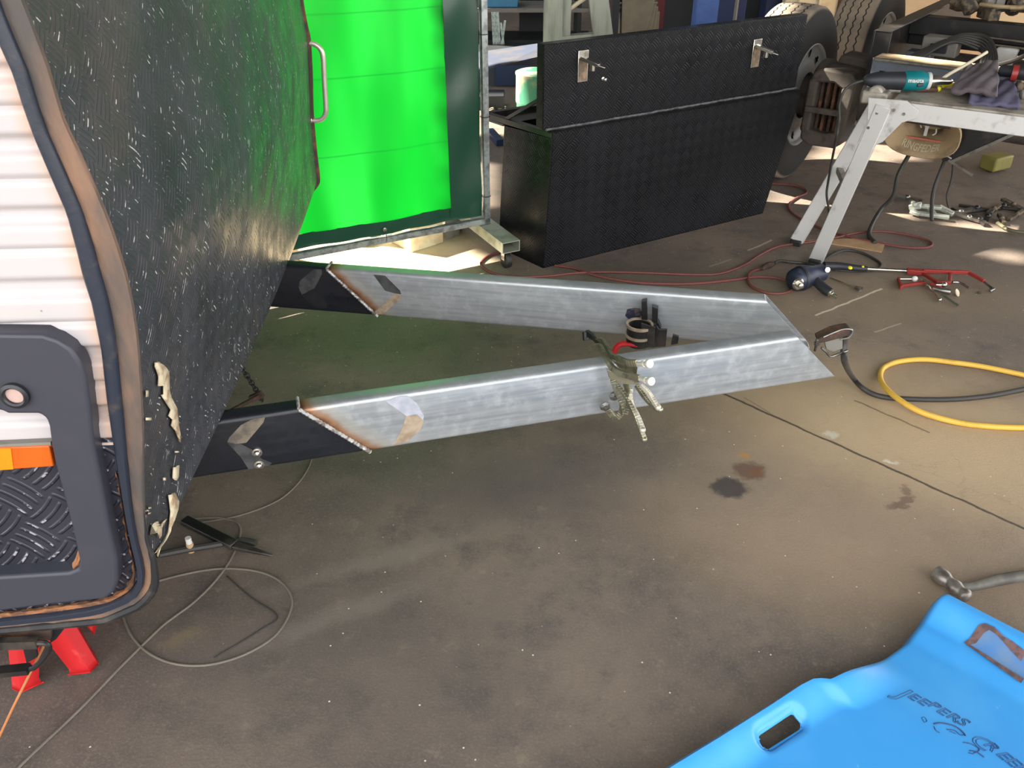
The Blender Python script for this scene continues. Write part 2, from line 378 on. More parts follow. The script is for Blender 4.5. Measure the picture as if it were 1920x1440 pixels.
        for p in me.polygons:
            vv = [s.v[i] for i in p.vertices]; nn = V((0, 0, 0))
            for i in range(len(vv)): nn += (vv[i] - vv[0]).cross(vv[(i + 1) % len(vv)] - vv[0])
            a = max(range(3), key=lambda q: abs(nn[q]))
            for li in p.loop_indices:
                vi = me.loops[li].vertex_index
                if vi in s.uv: ul.data[li].uv = s.uv[vi]
                else:
                    q = s.v[vi]; ul.data[li].uv = ((q.y, q.z), (q.x, q.z), (q.x, q.y))[a]
        me.materials.append(m)
        if smooth: me.shade_smooth(); me.set_sharp_from_angle(angle=math.radians(smooth if smooth is not True else 40))
        o = bpy.data.objects.new(name, me); COL.objects.link(o)
        if parent is not None: o.parent = parent
        else: o.location = off
        if bevel:
            b = o.modifiers.new('bevel', 'BEVEL'); b.width = bevel; b.segments = seg; b.limit_method = 'ANGLE'; b.angle_limit = math.radians(35)
            if not smooth: me.shade_smooth(); me.set_sharp_from_angle(angle=math.radians(35))
        if solid:
            b = o.modifiers.new('solid', 'SOLIDIFY'); b.thickness = solid; b.offset = 0
        return o
def thing(name, label, cat, loc, group=None):
    o = bpy.data.objects.new(name, None); COL.objects.link(o); o.location = loc; o.empty_display_size = .1
    return tag(o, label, cat, group)
def tag(o, label, cat, group=None):
    o['label'] = label; o['category'] = cat
    if group: o['group'] = group
    return o
def struct(o): o['kind'] = 'structure'; return o
def lab(o, t): o['label'] = t; return o
def cr(pts, n=6, closed=False):                 # smooth curve through points
    pts = [V(p) for p in pts]; m = len(pts); out = []
    for i in range(m if closed else m - 1):
        if closed: a, b, c, d = pts[i - 1], pts[i], pts[(i + 1) % m], pts[(i + 2) % m]
        else: a, b, c, d = pts[max(i - 1, 0)], pts[i], pts[i + 1], pts[min(i + 2, m - 1)]
        for k in range(n):
            t = k / n; out.append(.5 * ((2 * b) + (c - a) * t + (2 * a - 5 * b + 4 * c - d) * t * t + (3 * b - a - 3 * c + d) * t ** 3))
    if not closed: out.append(pts[-1])
    return out
def gp(pts, z): return [G(x, y, z) for x, y in pts]
def yaw(deg, loc=(0, 0, 0)): return Matrix.Translation(V(loc)) @ Matrix.Rotation(math.radians(deg), 4, 'Z')
def lerp(a, b, t): return a + (b - a) * t
def interp(tab, x):                             # tab sorted by key
    if x <= tab[0][0]: (x0, y0), (x1, y1) = tab[0], tab[1]
    elif x >= tab[-1][0]: (x0, y0), (x1, y1) = tab[-2], tab[-1]
    else:
        for (x0, y0), (x1, y1) in zip(tab, tab[1:]):
            if x0 <= x <= x1: break
    return y0 + (y1 - y0) * (x - x0) / (x1 - x0)

# ------------------------------------------------------------------ setting
S = V((-.74, .27, .62)).normalized()            # towards the sun
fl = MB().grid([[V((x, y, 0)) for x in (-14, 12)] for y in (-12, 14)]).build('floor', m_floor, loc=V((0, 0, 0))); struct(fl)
ZR = 4.2
def inside(p, poly):
    r = False; j = len(poly) - 1
    for i in range(len(poly)):
        a, b = poly[i], poly[j]
        if (a[1] > p[1]) != (b[1] > p[1]) and p[0] < (b[0] - a[0]) * (p[1] - a[1]) / (b[1] - a[1]) + a[0]: r = not r
        j = i
    return r
def patch(pts, z=0.0): return [(g + S * ((ZR - z) / S.z)) for g in [G(x, y, z) for x, y in pts]]
def wpatch(pts, z=0.0): return [(V((x, y, z)) + S * ((ZR - z) / S.z)) for x, y in pts]
SAq, SBq, UPq = G(565, 478, .155), G(917, 412, .155), V((0, 0, 1)); SAq.z = SBq.z = 0
SUN_HOLES = [  # openings in the unseen roof, shaped to drop sun on chosen spots
    patch([(1438, 352), (1520, 345), (1700, 372), (1770, 392), (1700, 408), (1560, 396), (1438, 384)]),
    patch([(1505, 312), (1548, 266), (1700, 262), (1730, 300), (1640, 305)]),
    patch([(1735, 428), (1800, 420), (1920, 425), (1920, 448)]),
    patch([(1835, 478), (1920, 470), (1920, 492)]),
    wpatch([(-1.75, 3.25), (-.34, 3.30), (-.12, 3.62), (-.36, 3.86), (-.36, 5.4), (-1.75, 5.2)], 0.0),
    [SBq + (SAq - SBq) * k + UPq * z + S * ((ZR - z) / S.z) for k, z in ((2.1, .1), (.19, .1), (.19, 1.74), (2.1, 1.74))],
    wpatch([(-.30, 4.25), (-.14, 4.25), (-.10, 5.0), (-.30, 5.0)]),
    wpatch([(-.4, 5.6), (.5, 5.6), (.6, 6.3), (-.4, 6.3)]),
    wpatch([(-.7, 7.0), (.6, 7.1), (.6, 8.3), (-.7, 8.3)]),
    wpatch([(1.0, 4.75), (1.30, 4.5), (1.52, 4.78), (1.3, 5.1)], .85),
    wpatch([(1.75, 4.25), (2.6, 3.55), (2.8, 3.85), (1.95, 4.5)], .8),
    wpatch([(2.6, 6.1), (4.6, 5.5), (4.6, 7.2), (2.6, 7.6)], .3),
]
mb = MB(); X0, X1, Y0, Y1, D = -14.0, 9.0, -1.2, 12.2, .06
y = Y0
while y < Y1 - 1e-6:
    xs = None; x = X0
    while x < X1 + D:
        op = x >= X1 or any(inside((x + D / 2, y + D / 2), h) for h in SUN_HOLES)
        if not op and xs is None: xs = x
        if op and xs is not None:
            mb.add([(xs, y, ZR), (x, y, ZR), (x, y + D, ZR), (xs, y + D, ZR)], [(0, 1, 2, 3)]); xs = None
        x += D
    y += D
struct(mb.build('ceiling', m_roof, loc=V((0, 0, ZR)), recalc=False))
struct(MB().box((-2, 12.1, 2.1), (24, .1, 4.2)).build('wall_back', m_wall))
struct(MB().box((-9.5, 3.2, 2.1), (.1, 5.4, 4.2)).build('wall_left_added', m_wall))  # unseen wall, added so the ambient light is less flat
sun = bpy.data.objects.new('sun', bpy.data.lights.new('sun', 'SUN')); COL.objects.link(sun)
sun.rotation_euler = S.to_track_quat('Z', 'Y').to_euler(); sun.data.energy = 21; sun.data.angle = math.radians(.8); sun.data.color = (1, .93, .8)
w = bpy.data.worlds.new('world'); sc.world = w; w.use_nodes = True
bg = w.node_tree.nodes['Background']
tcw = w.node_tree.nodes.new('ShaderNodeTexCoord'); sx = w.node_tree.nodes.new('ShaderNodeSeparateXYZ'); rp = w.node_tree.nodes.new('ShaderNodeValToRGB')
w.node_tree.links.new(tcw.outputs['Generated'], sx.inputs[0]); w.node_tree.links.new(sx.outputs[2], rp.inputs[0]); w.node_tree.links.new(rp.outputs[0], bg.inputs[0])
rp.color_ramp.elements[0].color = (1.0, .975, .96, 1); rp.color_ramp.elements[1].color = (.84, .92, 1.0, 1)
bg.inputs[1].default_value = 2.6
sc.view_settings.view_transform = 'Standard'; sc.view_settings.look = 'None'; sc.view_settings.gamma = 1; sc.view_settings.exposure = 0.68
sc.view_settings.use_curve_mapping = False
sc.cycles.use_denoising = True; sc.cycles.use_adaptive_sampling = True; sc.cycles.adaptive_threshold = .02; sc.cycles.max_bounces = 8; sc.cycles.sample_clamp_indirect = 6
try: sc.cycles.denoiser = 'OPENIMAGEDENOISE'
except Exception: pass

# ------------------------------------------------------------------ caravan
AL = math.radians(3.3); U = V((math.cos(AL), math.sin(AL), 0)); W_ = V((-math.sin(AL), math.cos(AL), 0)); UP = V((0, 0, 1))
N0 = V((-.636, 1.118, 0)); FAR = 2.1
def c3(s, z, off=0.0): return N0 + U * s + W_ * off + UP * z
def cs(px, py, off=0.0):
    p = PP(px, py, N0 + W_ * off, W_); d = p - N0; return d.dot(U), p.z
def cpts(l, off=0.0): return [c3(*cs(x, y, off), off) for x, y in l]
car = thing('caravan', 'caravan front corner with white ribbed side, black chequer plate nose and newly welded galvanised drawbar', 'caravan', c3(-.6, 0, 1.0))
A_ = [(-30, -20), (0, 60), (33, 133), (53, 197), (73, 253), (93, 300), (110, 340), (133, 393), (153, 467), (163, 510), (180, 563), (197, 647), (207, 740), (217, 813), (226, 870), (240, 960), (250, 1010), (261, 1053), (262, 1085), (250, 1103), (225, 1118), (180, 1133), (100, 1145), (0, 1155), (-150, 1168)]
B_ = [(22, -50), (50, 20), (88, 120), (120, 227), (150, 290), (178, 352), (202, 410), (220, 462), (236, 515), (249, 575), (258, 640), (265, 740), (268, 813), (268, 870), (270, 960), (277, 1010), (289, 1047), (293, 1085), (286, 1108), (265, 1130), (200, 1158), (100, 1168), (0, 1177), (-150, 1192)]
def resample(path, n):
    d = [0]
    for a, b in zip(path, path[1:]): d.append(d[-1] + math.hypot(b[0] - a[0], b[1] - a[1]))
    out = []
    for i in range(n):
        t = d[-1] * i / (n - 1); k = max(0, min(len(d) - 2, next((j for j in range(len(d)) if d[j] > t), len(d) - 1) - 1))
        f = (t - d[k]) / (d[k + 1] - d[k]); out.append((lerp(path[k][0], path[k + 1][0], f), lerp(path[k][1], path[k + 1][1], f)))
    return out
As = [(cs(*p)[1], cs(*p)[0]) for p in A_[:19]]; As.sort()
Bs = [(cs(*p)[1], cs(*p)[0]) for p in B_[:17]]; Bs.sort()
ZT = 2.35
zsplit = cs(195, 820)[1]
# ribbed side panel
cre = sorted([cs(20, 66)[1], cs(20, 197)[1], cs(40, 334)[1], cs(80, 465)[1], cs(120, 603)[1], cs(188, 713)[1], cs(200, 822)[1]])
dz = cre[-1] - cre[-2]
while cre[-1] < ZT + .2: cre.append(cre[-1] + dz)
cre = [cre[0] - dz] + cre
def sst(a, b, x): t = max(0, min(1, (x - a) / (b - a))); return t * t * (3 - 2 * t)
def depth(z):
    for a, b in zip(cre, cre[1:]):
        if a <= z < b:
            t = (b - z) / (b - a)
            return -.007 + .007 * sst(0, .07, t) - .011 * (sst(.34, .46, t) - sst(.58, .70, t)) - .007 * sst(.93, 1, t)
    return 0
rows = []; uvs = []; z = zsplit - .01
while z < ZT:
    e = interp(As, z) if z < As[-1][0] else interp(As[-3:], z)
    rows.append([c3(lerp(-1.7, e + .004, i / 6), z, -.008 - depth(z)) for i in range(7)]); uvs.append([(lerp(-1.7, e + .004, i / 6) - e + 1.03, z) for i in range(7)])
    z += .004
lab(MB().grid(rows, uvs).build('side_panel', m_corr, car, smooth=60), 'white ribbed aluminium side cladding')
lo = [p for p in A_ if p[1] >= 813]
pl = [c3(*cs(x, y)) for x, y in lo] + [c3(-1.7, cs(-150, 1168)[1]), c3(-1.7, zsplit)]
lab(MB().prism(pl, W_ * -.006).build('lower_side_panel', m_chk_side, car), 'black chequer plate lower side panel with muddy scratches')
# edge mouldings round the front corner
N = 70
Ar = [c3(*cs(*p)) for p in resample(A_, N)]; Br = [c3(*cs(*p)) for p in resample(B_, N)]
# extend upward
def up(lst):
    d = (lst[0] - lst[3]).normalized(); d = (d + UP * .25).normalized(); return [lst[0] + d * k for k in (.9, .6, .3)] + lst
Ar, Br = up(Ar), up(Br)
def ribbon(a, b, t0, t1, o0, o1, nz=0):
    rows = []
    for i, (p, q) in enumerate(zip(a, b)):
        l = p + (q - p) * t0; r = p + (q - p) * t1; j = (random.random() - .5) * nz
        rows.append([l - W_ * o0, l - W_ * (o1 * .8), l + (r - l) * .15 - W_ * (o1 + j), l + (r - l) * .5 - W_ * (o1 - j), l + (r - l) * .85 - W_ * (o1 + j), r - W_ * (o1 * .8), r - W_ * o0])
    return MB().grid(rows)
lab(ribbon(Ar, Br, -.03, .42, -.004, .016).build('edge_moulding', m_navy, car, smooth=50), 'dark navy edge moulding')
lab(ribbon(Ar, Br, .38, 1.02, -.004, .007, .003).build('corner_strip', m_brown, car, smooth=60), 'mud caked corner angle strip')
bt = [p for p in resample(B_, 120) if p[1] > 950]
MB().tube([c3(*cs(x, y)) - W_ * .004 for x, y in bt], [.0095 * min(1, .1 + i / 14) for i in range(len(bt))], 8).build('bottom_bead', m_rub, car, smooth=True)
# front chequer plate, a surface running across the caravan
C_ = [(556, -60), (563, 0), (577, 73), (583, 213), (590, 290), (595, 335), (592, 348)]
Cs = [(cs(*p, FAR)[1], cs(*p, FAR)[0]) for p in C_]; Cs.sort()
zb = cs(290, 1047)[1]; zbf = cs(592, 350, FAR)[1]
def front(t, w):      # t across 0..1, w up 0..1
    zn = lerp(zb, ZT, w); zf = lerp(zbf, ZT, w)
    sn = interp(Bs, zn) if zn < Bs[-1][0] else interp([Bs[-4], Bs[-1]], zn); sf = interp(Cs, zf) if zf < Cs[-1][0] else interp([Cs[-3], Cs[-1]], zf)
    tt = sst(0, 1, t) * .35 + t * .65
    bul = .02 * math.sin(math.pi * t) + .07 * math.sin(math.pi * min(1, t * 1.0)) * sst(0, .35, w) * (1 - sst(.6, 1, w)) * .4
    return c3(lerp(sn, sf, tt) + bul, lerp(zn, zf, t), FAR * t)
rows = []; uvs = []
for i in range(61):
    r = []; q = []
    for j in range(49):
        t = j / 48; p = front(t, i / 60); r.append(p); q.append((t * 2.1, p.z))
    rows.append(r); uvs.append(q)
fp = MB().grid(rows, uvs).build('front_panel', m_chk_front, car, smooth=60)
lab(fp, 'black chequer plate nose with white scratches and chips')
bvh = BVHTree.FromPolygons([p for r in rows for p in r], [(i * 49 + j, i * 49 + j + 1, (i + 1) * 49 + j + 1, (i + 1) * 49 + j) for i in range(60) for j in range(48)])
def on_front(px, py, h=.003):
    for k in range(12):
        d = ray(px - k, py).normalized(); hit = bvh.ray_cast(O, d)
        if hit[0] is not None:
            n = hit[1]; n = -n if n.dot(d) > 0 else n
            return hit[0] + n * h
    return Yp(px, py, 1.3)
# underside, far wall
zz = zb - .005
MB().prism([c3(-1.7, zz, .03), c3(interp(Bs, zb) - .03, zz, .03), c3(interp(Cs, zbf) - .06, zz, FAR - .03), c3(-1.7, zz, FAR - .03)], UP * .02).build('floor_pan', m_oil, car)
rw = []
for i in range(31):
    z = lerp(zbf, ZT, i / 30); sf = interp(Cs, z) if z < Cs[-1][0] else interp([Cs[-3], Cs[-1]], z)
    rw.append([c3(-1.7, z, FAR), c3(sf, z, FAR)])
MB().grid(rw).build('far_side_panel', m_corr, car)
MB().prism([c3(-1.7, ZT, 0), c3(-.45, ZT, 0), c3(-.3, ZT, FAR), c3(-1.7, ZT, FAR)], UP * .02).build('roof', m_white, car)
ct = [c3(*cs(x, y, FAR), FAR) for x, y in [(540, -150), (556, -60), (563, 0), (572, 50), (577, 73), (581, 140), (583, 213), (590, 290), (595, 332), (592, 346), (580, 360)]]
lab(MB().tube(cr(ct, 4), .011, 8).build('far_corner_strip', m_rust, car, smooth=True), 'brown far corner strip')
# grab handle
hp = [(566, 86), (580, 81), (592, 84), (602, 94), (606, 110), (608, 150), (611, 200), (610, 213), (605, 222), (595, 226), (583, 225)]
gh = MB().tube(cr(cpts(hp, FAR), 4), .0095, 10)
for q in (hp[0], hp[-1]): gh.cyl(c3(*cs(q[0] - 3, q[1], FAR), FAR), c3(*cs(q[0] + 3, q[1], FAR), FAR), .017, .012)
lab(gh.build('grab_handle', m_hand, car, smooth=True), 'stainless steel grab handle')
# torn paint strips on the nose
st1 = [((285, 679), (292, 678)), ((285, 687), (299, 682)), ((289, 697), (306, 689)), ((292, 707), (310, 697)), ((291, 723), (311, 707)), ((301, 722), (311, 716)), ((301, 738), (311, 730)), ((297, 740), (315, 744)), ((303, 750), (322, 757)), ((311, 762), (326, 765)), ((315, 768), (327, 776)), ((311, 779), (328, 786)), ((318, 786), (329, 796)), ((316, 797), (331, 806)), ((323, 806), (333, 818)), ((328, 818), (333, 830))]
st2 = [((320, 876), (330, 872)), ((319, 896), (329, 893)), ((323, 900), (327, 898))]
st3 = [((311, 928), (322, 924)), ((313, 942), (330, 940)), ((315, 960), (328, 956)), ((313, 979), (322, 975)), ((310, 999), (317, 991)), ((302, 1015), (309, 1007)), ((286, 1037), (297, 1025)), ((288, 1046), (292, 1042))]
st4 = [((268, 975), (269, 975.5)), ((271, 990), (290, 978)), ((277, 1003), (296, 986)), ((283, 1000), (300, 979)), ((290, 998), (307, 973)), ((294, 1010), (297, 992))]
ch = MB()
for st in (st1, st2, st3, st4):
    r0 = [[on_front(*a, .0045), on_front((a[0] * 2 + b[0]) / 3, (a[1] * 2 + b[1]) / 3, .007), on_front((a[0] + b[0] * 2) / 3, (a[1] + b[1] * 2) / 3, .0035), on_front(*b, .0055)] for a, b in st]
    ch.grid(r0)
for (x, y, a, b) in [(263, 731, 7, 12), (267, 782, 9, 5), (300, 895, 4, 5), (268, 950, 8, 3), (268, 960, 7, 3), (322, 845, 7, 3)]:
    ch.grid([[on_front(x + i * a / 2, y + j * b / 2, .006) for i in range(3)] for j in range(3)])
lab(ch.build('torn_edge', m_chip, car, smooth=60, solid=.002), 'cream coloured torn and chipped edges')
# moulded compartment surround
oc = [(-160, 627), (0, 627), (78, 628), (108, 638), (132, 654), (150, 680), (160, 705), (168, 760), (175, 830), (190, 908), (204, 986), (219, 1049), (221, 1090), (214, 1110), (198, 1124), (100, 1134), (0, 1147), (-160, 1158)]
ic = [(-160, 1092), (0, 1082), (128, 1074), (146, 1068), (148, 1049), (134, 986), (119, 930), (103, 871), (95, 830), (91, 800), (86, 786), (74, 777), (15, 777), (0, 770), (-160, 772)]
poly = [c3(*cs(x, y, -.03), 0) for x, y in oc + ic]
def flat(l, off): return [c3(*cs(x, y, off), off) for x, y in l]
pf = flat(oc + ic, -.036)
fr = MB().prism(pf, W_ * .036)
o = fr.build('hatch_surround', m_plastic, car, bevel=.009, seg=3); lab(o, 'dark grey moulded plastic hatch surround')
hc = c3(*cs(29, 740, -.037), -.037)
MB().lathe([(.0135, .0), (.0135, .006), (.016, .008), (.021, .006), (.021, .0)], hc, -W_, 28, False).build('bolt_recess_ring', m_black, o, smooth=True)
MB().cyl(hc + W_ * .004, hc - W_ * .0015, .0135, n=24).build('bolt_recess', mat('pinkish_filler_plug', C(196, 166, 156), .5), o)
# amber reflector
rf = flat([(-60, 842), (92, 836), (101, 875), (-60, 886)], -.022)
o = MB().prism(rf, W_ * .018).build('side_reflector', m_amber, car, bevel=.002); lab(o, 'amber side reflector')
MB().prism(flat([(-60, 844), (20, 841), (25, 880), (-60, 885)], -.0235), W_ * .002).build('lens_end', m_ambb, o)
lab(MB().prism(flat([(-60, 836), (95, 829), (95, 836), (-60, 842)], -.02), W_ * .018).build('reflector_base', m_grey, car), 'grey reflector base strip')
# mud along the bottom edge
mud = MB()
md = [(0, 1148), (40, 1144), (90, 1138), (130, 1133), (170, 1127), (205, 1120), (232, 1106), (248, 1088), (252, 1062), (246, 1030), (238, 1000), (232, 960), (226, 920), (220, 885)]
mp = resample(md, 60)
rw = [[c3(*cs(x + 3 * math.sin(i * 1.7), y - 5 - 2 * random.random()), -.007), c3(*cs(x, y, -.01), -.013 - .003 * random.random()), c3(*cs(x + (4 if y < 1100 else 0), y + 5), -.007)] for i, (x, y) in enumerate(mp)]
mud.grid(rw); rc = [(104, 1072), (125, 1068), (140, 1050), (147, 1030)]
rw = [[c3(*cs(x, y, -.012), -.012), c3(*cs(x + 8, y + 4, -.03), -.03), c3(*cs(x + 14, y + 8, -.02), -.02)] for x, y in resample(rc, 12)]
mud.grid(rw)
lab(mud.build('mud_crust', mat('orange_mud', C(168, 112, 72), .9, 0, C(112, 80, 58), 40, .4, .6, .003, 90), car, smooth=60), 'orange mud crust')
# rail under the body and stirrup step
lab(MB().prism(flat([(-150, 1180), (60, 1172), (97, 1168), (94, 1202), (-150, 1215)], .01), W_ * .05).build('under_rail', m_rust, car, bevel=.003), 'rusty rail under the body')
MB().prism(flat([(92, 1168), (132, 1164), (106, 1198), (94, 1206)], .02), W_ * .01).build('rail_bracket', m_black, car)
stp = flat([(-150, 1212), (0, 1209), (70, 1205), (88, 1208), (92, 1218), (80, 1236), (66, 1250), (55, 1254), (0, 1262), (-150, 1275)], -.01)
st = MB().tube(cr(stp, 4), .0055, 8)
st.bar(stp[7], stp[9], .02, .012); st.bar(stp[0], stp[2], .014, .02)
lab(st.build('step_bracket', m_oil, car, smooth=True), 'black stirrup step bracket')
MB().prism(flat([(42, 1212), (66, 1210), (70, 1232), (50, 1244)], .0), W_ * .006).build('step_plate', m_oil, car)

# ---- drawbar rails: 150 x 50 section, mitred at 45 degrees
def rail(s0, s1, P, D, cut0, cut1, m, name, par, label, wt=.05, u0=0.0):
    Nn = V((-D.y, D.x, 0)); R = .0115; hz = .15; loop = []
    for cx, cz, a0 in ((wt - R, -R, 0), (R, -R, 90), (R, -hz + R, 180), (wt - R, -hz + R, 270)):
        for k in range(5):
            a = math.radians(a0 + k * 22.5); loop.append((cx + R * math.cos(a), cz + R * math.sin(a)))
    t = .004; inn = [(wt / 2 + (a - wt / 2) * (1 - 2 * t / wt), -hz / 2 + (b + hz / 2) * (1 - 2 * t / hz)) for a, b in loop]
    mb = MB(); n = len(loop)
    def pt(l, s, cut): return P + D * (s - l[1] * cut) + Nn * l[0] + UP * l[1]
    K = 12; vs = []
    for i in range(K + 1):
        f = i / K
        for l in loop:
            s = lerp(s0 - l[1] * cut0, s1 - l[1] * cut1, f); mb.uv[len(vs)] = (s + l[1] - u0, l[1]); vs.append(P + D * s + Nn * l[0] + UP * l[1])
    fs = [(i * n + k, i * n + (k + 1) % n, (i + 1) * n + (k + 1) % n, (i + 1) * n + k) for i in range(K) for k in range(n)]
    b0 = len(vs)
    for s, cut in ((s0, cut0), (s1, cut1)):
        for l in inn:
            mb.uv[len(vs)] = (.5, l[1]); vs.append(pt(l, s, cut))
    fs += [(b0 + k, b0 + n + k, b0 + n + (k + 1) % n, b0 + (k + 1) % n) for k in range(n)]
    fs += [(k, b0 + k, b0 + (k + 1) % n, (k + 1) % n) for k in range(n)]
    e = K * n
    fs += [(e + k, e + (k + 1) % n, b0 + n + (k + 1) % n, b0 + n + k) for k in range(n)]
    mb.add(vs, fs); o = mb.build(name, m, par, smooth=30); lab(o, label); return o
m_weld = mat('silvery_weld', C(190, 188, 184), .5, .35, C(120, 112, 104), 90, .45, .6)
def railset(P, D, L, back, which):
    Nn = V((-D.y, D.x, 0))
    g = rail(0.0015, L, P, D, 1, 1, m_galv, 'drawbar_rail', car, 'bare galvanised %s drawbar rail' % which)
    b = rail(-back, -.0015, P, D, 0, 1, m_rblk, 'chassis_rail', car, 'black painted %s chassis rail stub' % which)
    wb = MB(); pts = []; rs = []
    for i in range(46):
        f = i / 45; pts.append(P + D * (f * .15) - UP * (f * .15) - Nn * (.001)); rs.append(.0036 + .0016 * (i % 2) + random.random() * .0008)
    wb.tube(pts, rs, 7)
    pts = [P + Nn * (.05 * i / 14) + UP * .001 for i in range(15)]
    wb.tube(pts, [.003 + .0014 * (i % 2) for i in range(15)], 7)
    lab(wb.build('weld_bead', m_weld, car, smooth=True), 'silvery weld bead on the %s rail' % which)
    return g, b, Nn
Pn = G(560, 767, .5); Dn = (G(1495, 632, .5) - Pn); Ln = Dn.length; Dn.normalize()
Pf = G(612, 504, .5); Df = (G(1435, 563, .5) - Pf); Lf = Df.length; Df.normalize()
gn, bn, Nn = railset(Pn, Dn, Ln, .75, 'near')
gf, bf, Nf = railset(Pf, Df, Lf, .75, 'far')
def decal(P, D, Nn, pix, m, name, par, label, h=.0006):
    pts = [PP(x, y, P - Nn * h, Nn) for x, y in pix]; mb = MB().prism(pts, Nn * h * .8); return lab(mb.build(name, m, par), label)
m_gr = mat('ground_bare_metal', C(150, 138, 120), .45, .4, C(112, 106, 98), 30, .4, .65)
m_gr2 = mat('dull_ground_paint', C(84, 84, 84), .5, .2, C(60, 62, 64), 30, .4, .65)
m_gl = mat('bright_ground_zinc', C(204, 204, 214), .4, .3, C(180, 186, 196), 26, .4, .65)
m_gt = mat('tan_ground_zinc', C(190, 172, 148), .45, .3, C(160, 140, 118), 26, .4, .65)
decal(Pn, Dn, Nn, [(475, 785), (497, 782), (494, 792), (462, 830), (442, 833), (426, 829), (430, 820), (452, 797)], m_gr, 'ground_patch', bn, 'tan bare ground strip')
decal(Pn, Dn, Nn, [(426, 830), (452, 833), (476, 845), (490, 860), (510, 868), (505, 873), (466, 880), (452, 858)], m_gr2, 'ground_patch', bn, 'grey bare ground strip')
decal(Pn, Dn, Nn, [(722, 752), (748, 743), (764, 742), (782, 757), (795, 780), (793, 788), (783, 778), (762, 780), (740, 764)], m_gl, 'ground_patch', gn, 'pale ground strip')
decal(Pn, Dn, Nn, [(762, 780), (782, 777), (795, 788), (788, 806), (762, 829), (738, 834), (752, 808)], m_gt, 'ground_patch', gn, 'tan ground strip')
decal(Pf, Df, Nf, [(588, 505), (603, 505), (604, 513), (590, 540), (566, 553), (560, 540), (562, 527)], m_gr2, 'ground_patch', bf, 'light ground strip')
decal(Pf, Df, Nf, [(566, 555), (590, 541), (603, 553), (613, 570), (612, 578), (592, 577)], m_black, 'ground_patch', bf, 'dull ground strip')
decal(Pf, Df, Nf, [(700, 515), (722, 517), (750, 545), (752, 552), (740, 550), (722, 545)], m_gr2, 'ground_patch', gf, 'grey ground strip')
decal(Pf, Df, Nf, [(704, 583), (738, 552), (750, 550), (750, 562), (718, 589), (703, 590)], m_gt, 'ground_patch', gf, 'tan ground strip')
bo = MB()
for x, y in ((482, 848), (486, 871)):
    q = PP(x, y, Pn, Nn); bo.lathe([(.012, 0), (.012, .003), (.008, .004), (.007, .010), (.001, .013)], q, -Nn, 14)
lab(bo.build('bolt_heads', m_chrome, bn, smooth=True), 'pair of bright bolt heads')
# jockey wheel clamp on the far rail
Pj = Pf - Nf * .05
def jp(x, y, k=0.0): return PP(x, y, Pj - Nf * k, Nf)
jk = MB(); c0 = jp(1200, 602); c1 = jp(1196, 640)
jk.lathe([(.033, -.0), (.036, .012), (.036, .018), (.036, .03), (.036, .062), (.033, .062), (.030, .062), (.030, 0), (.033, 0)], V((c0.x, c0.y, c0.z - .075)), UP, 28, False)
clp = jk.build('wheel_clamp', m_oil, car, smooth=True); lab(clp, 'black and rusty jockey wheel clamp')
rg = MB()
for dz_ in (-.012, -.044): rg.lathe([(.033, -.004), (.0395, -.004), (.0395, .004), (.033, .004), (.033, -.004)], V((c0.x, c0.y, c0.z + dz_)), UP, 28, False)
lab(rg.build('collar', m_gt, clp, smooth=True), 'tan edged collar rings')
pk = MB()
def plate(pix, th=.006, k=0.0): pk.prism([jp(x, y, k) for x, y in pix], Nf * th)
plate([(1203, 566), (1213, 564), (1214, 600), (1203, 600)], .02, -.02); plate([(1223, 575), (1234, 579), (1233, 606), (1222, 604)], .02, -.02)
plate([(1202, 606), (1228, 614), (1227, 652), (1203, 652)], .006, .03); plate([(1214, 614), (1232, 612), (1236, 618), (1251, 618), (1248, 650), (1212, 652)], .008, .0)
plate([(1230, 604), (1235, 606), (1240, 618), (1232, 618)], .03, -.02); plate([(1262, 628), (1273, 632), (1271, 645), (1258, 647)], .01, 0)
lab(pk.build('bracket_plates', m_oil, clp, bevel=.001), 'black mounting bracket plates')
lab(MB().tube(cr([jp(1196, 648, .03), jp(1180, 646, .03), jp(1165, 645, .035), jp(1156, 651, .04), jp(1152, 660, .04)], 4), [.006] * 6 + [.009] * 11, 8).build('clamp_handle', m_red, clp, smooth=True), 'red clamp handle')
decal(Pf, Df, Nf, [(1176, 580), (1188, 577), (1200, 578), (1206, 590), (1192, 600), (1180, 600), (1172, 592)], mat('blued_heat_mark', C(52, 56, 78), .4, .4, C(110, 96, 84), 60, .5, .6), 'heat_mark', gf, 'blued heat mark')

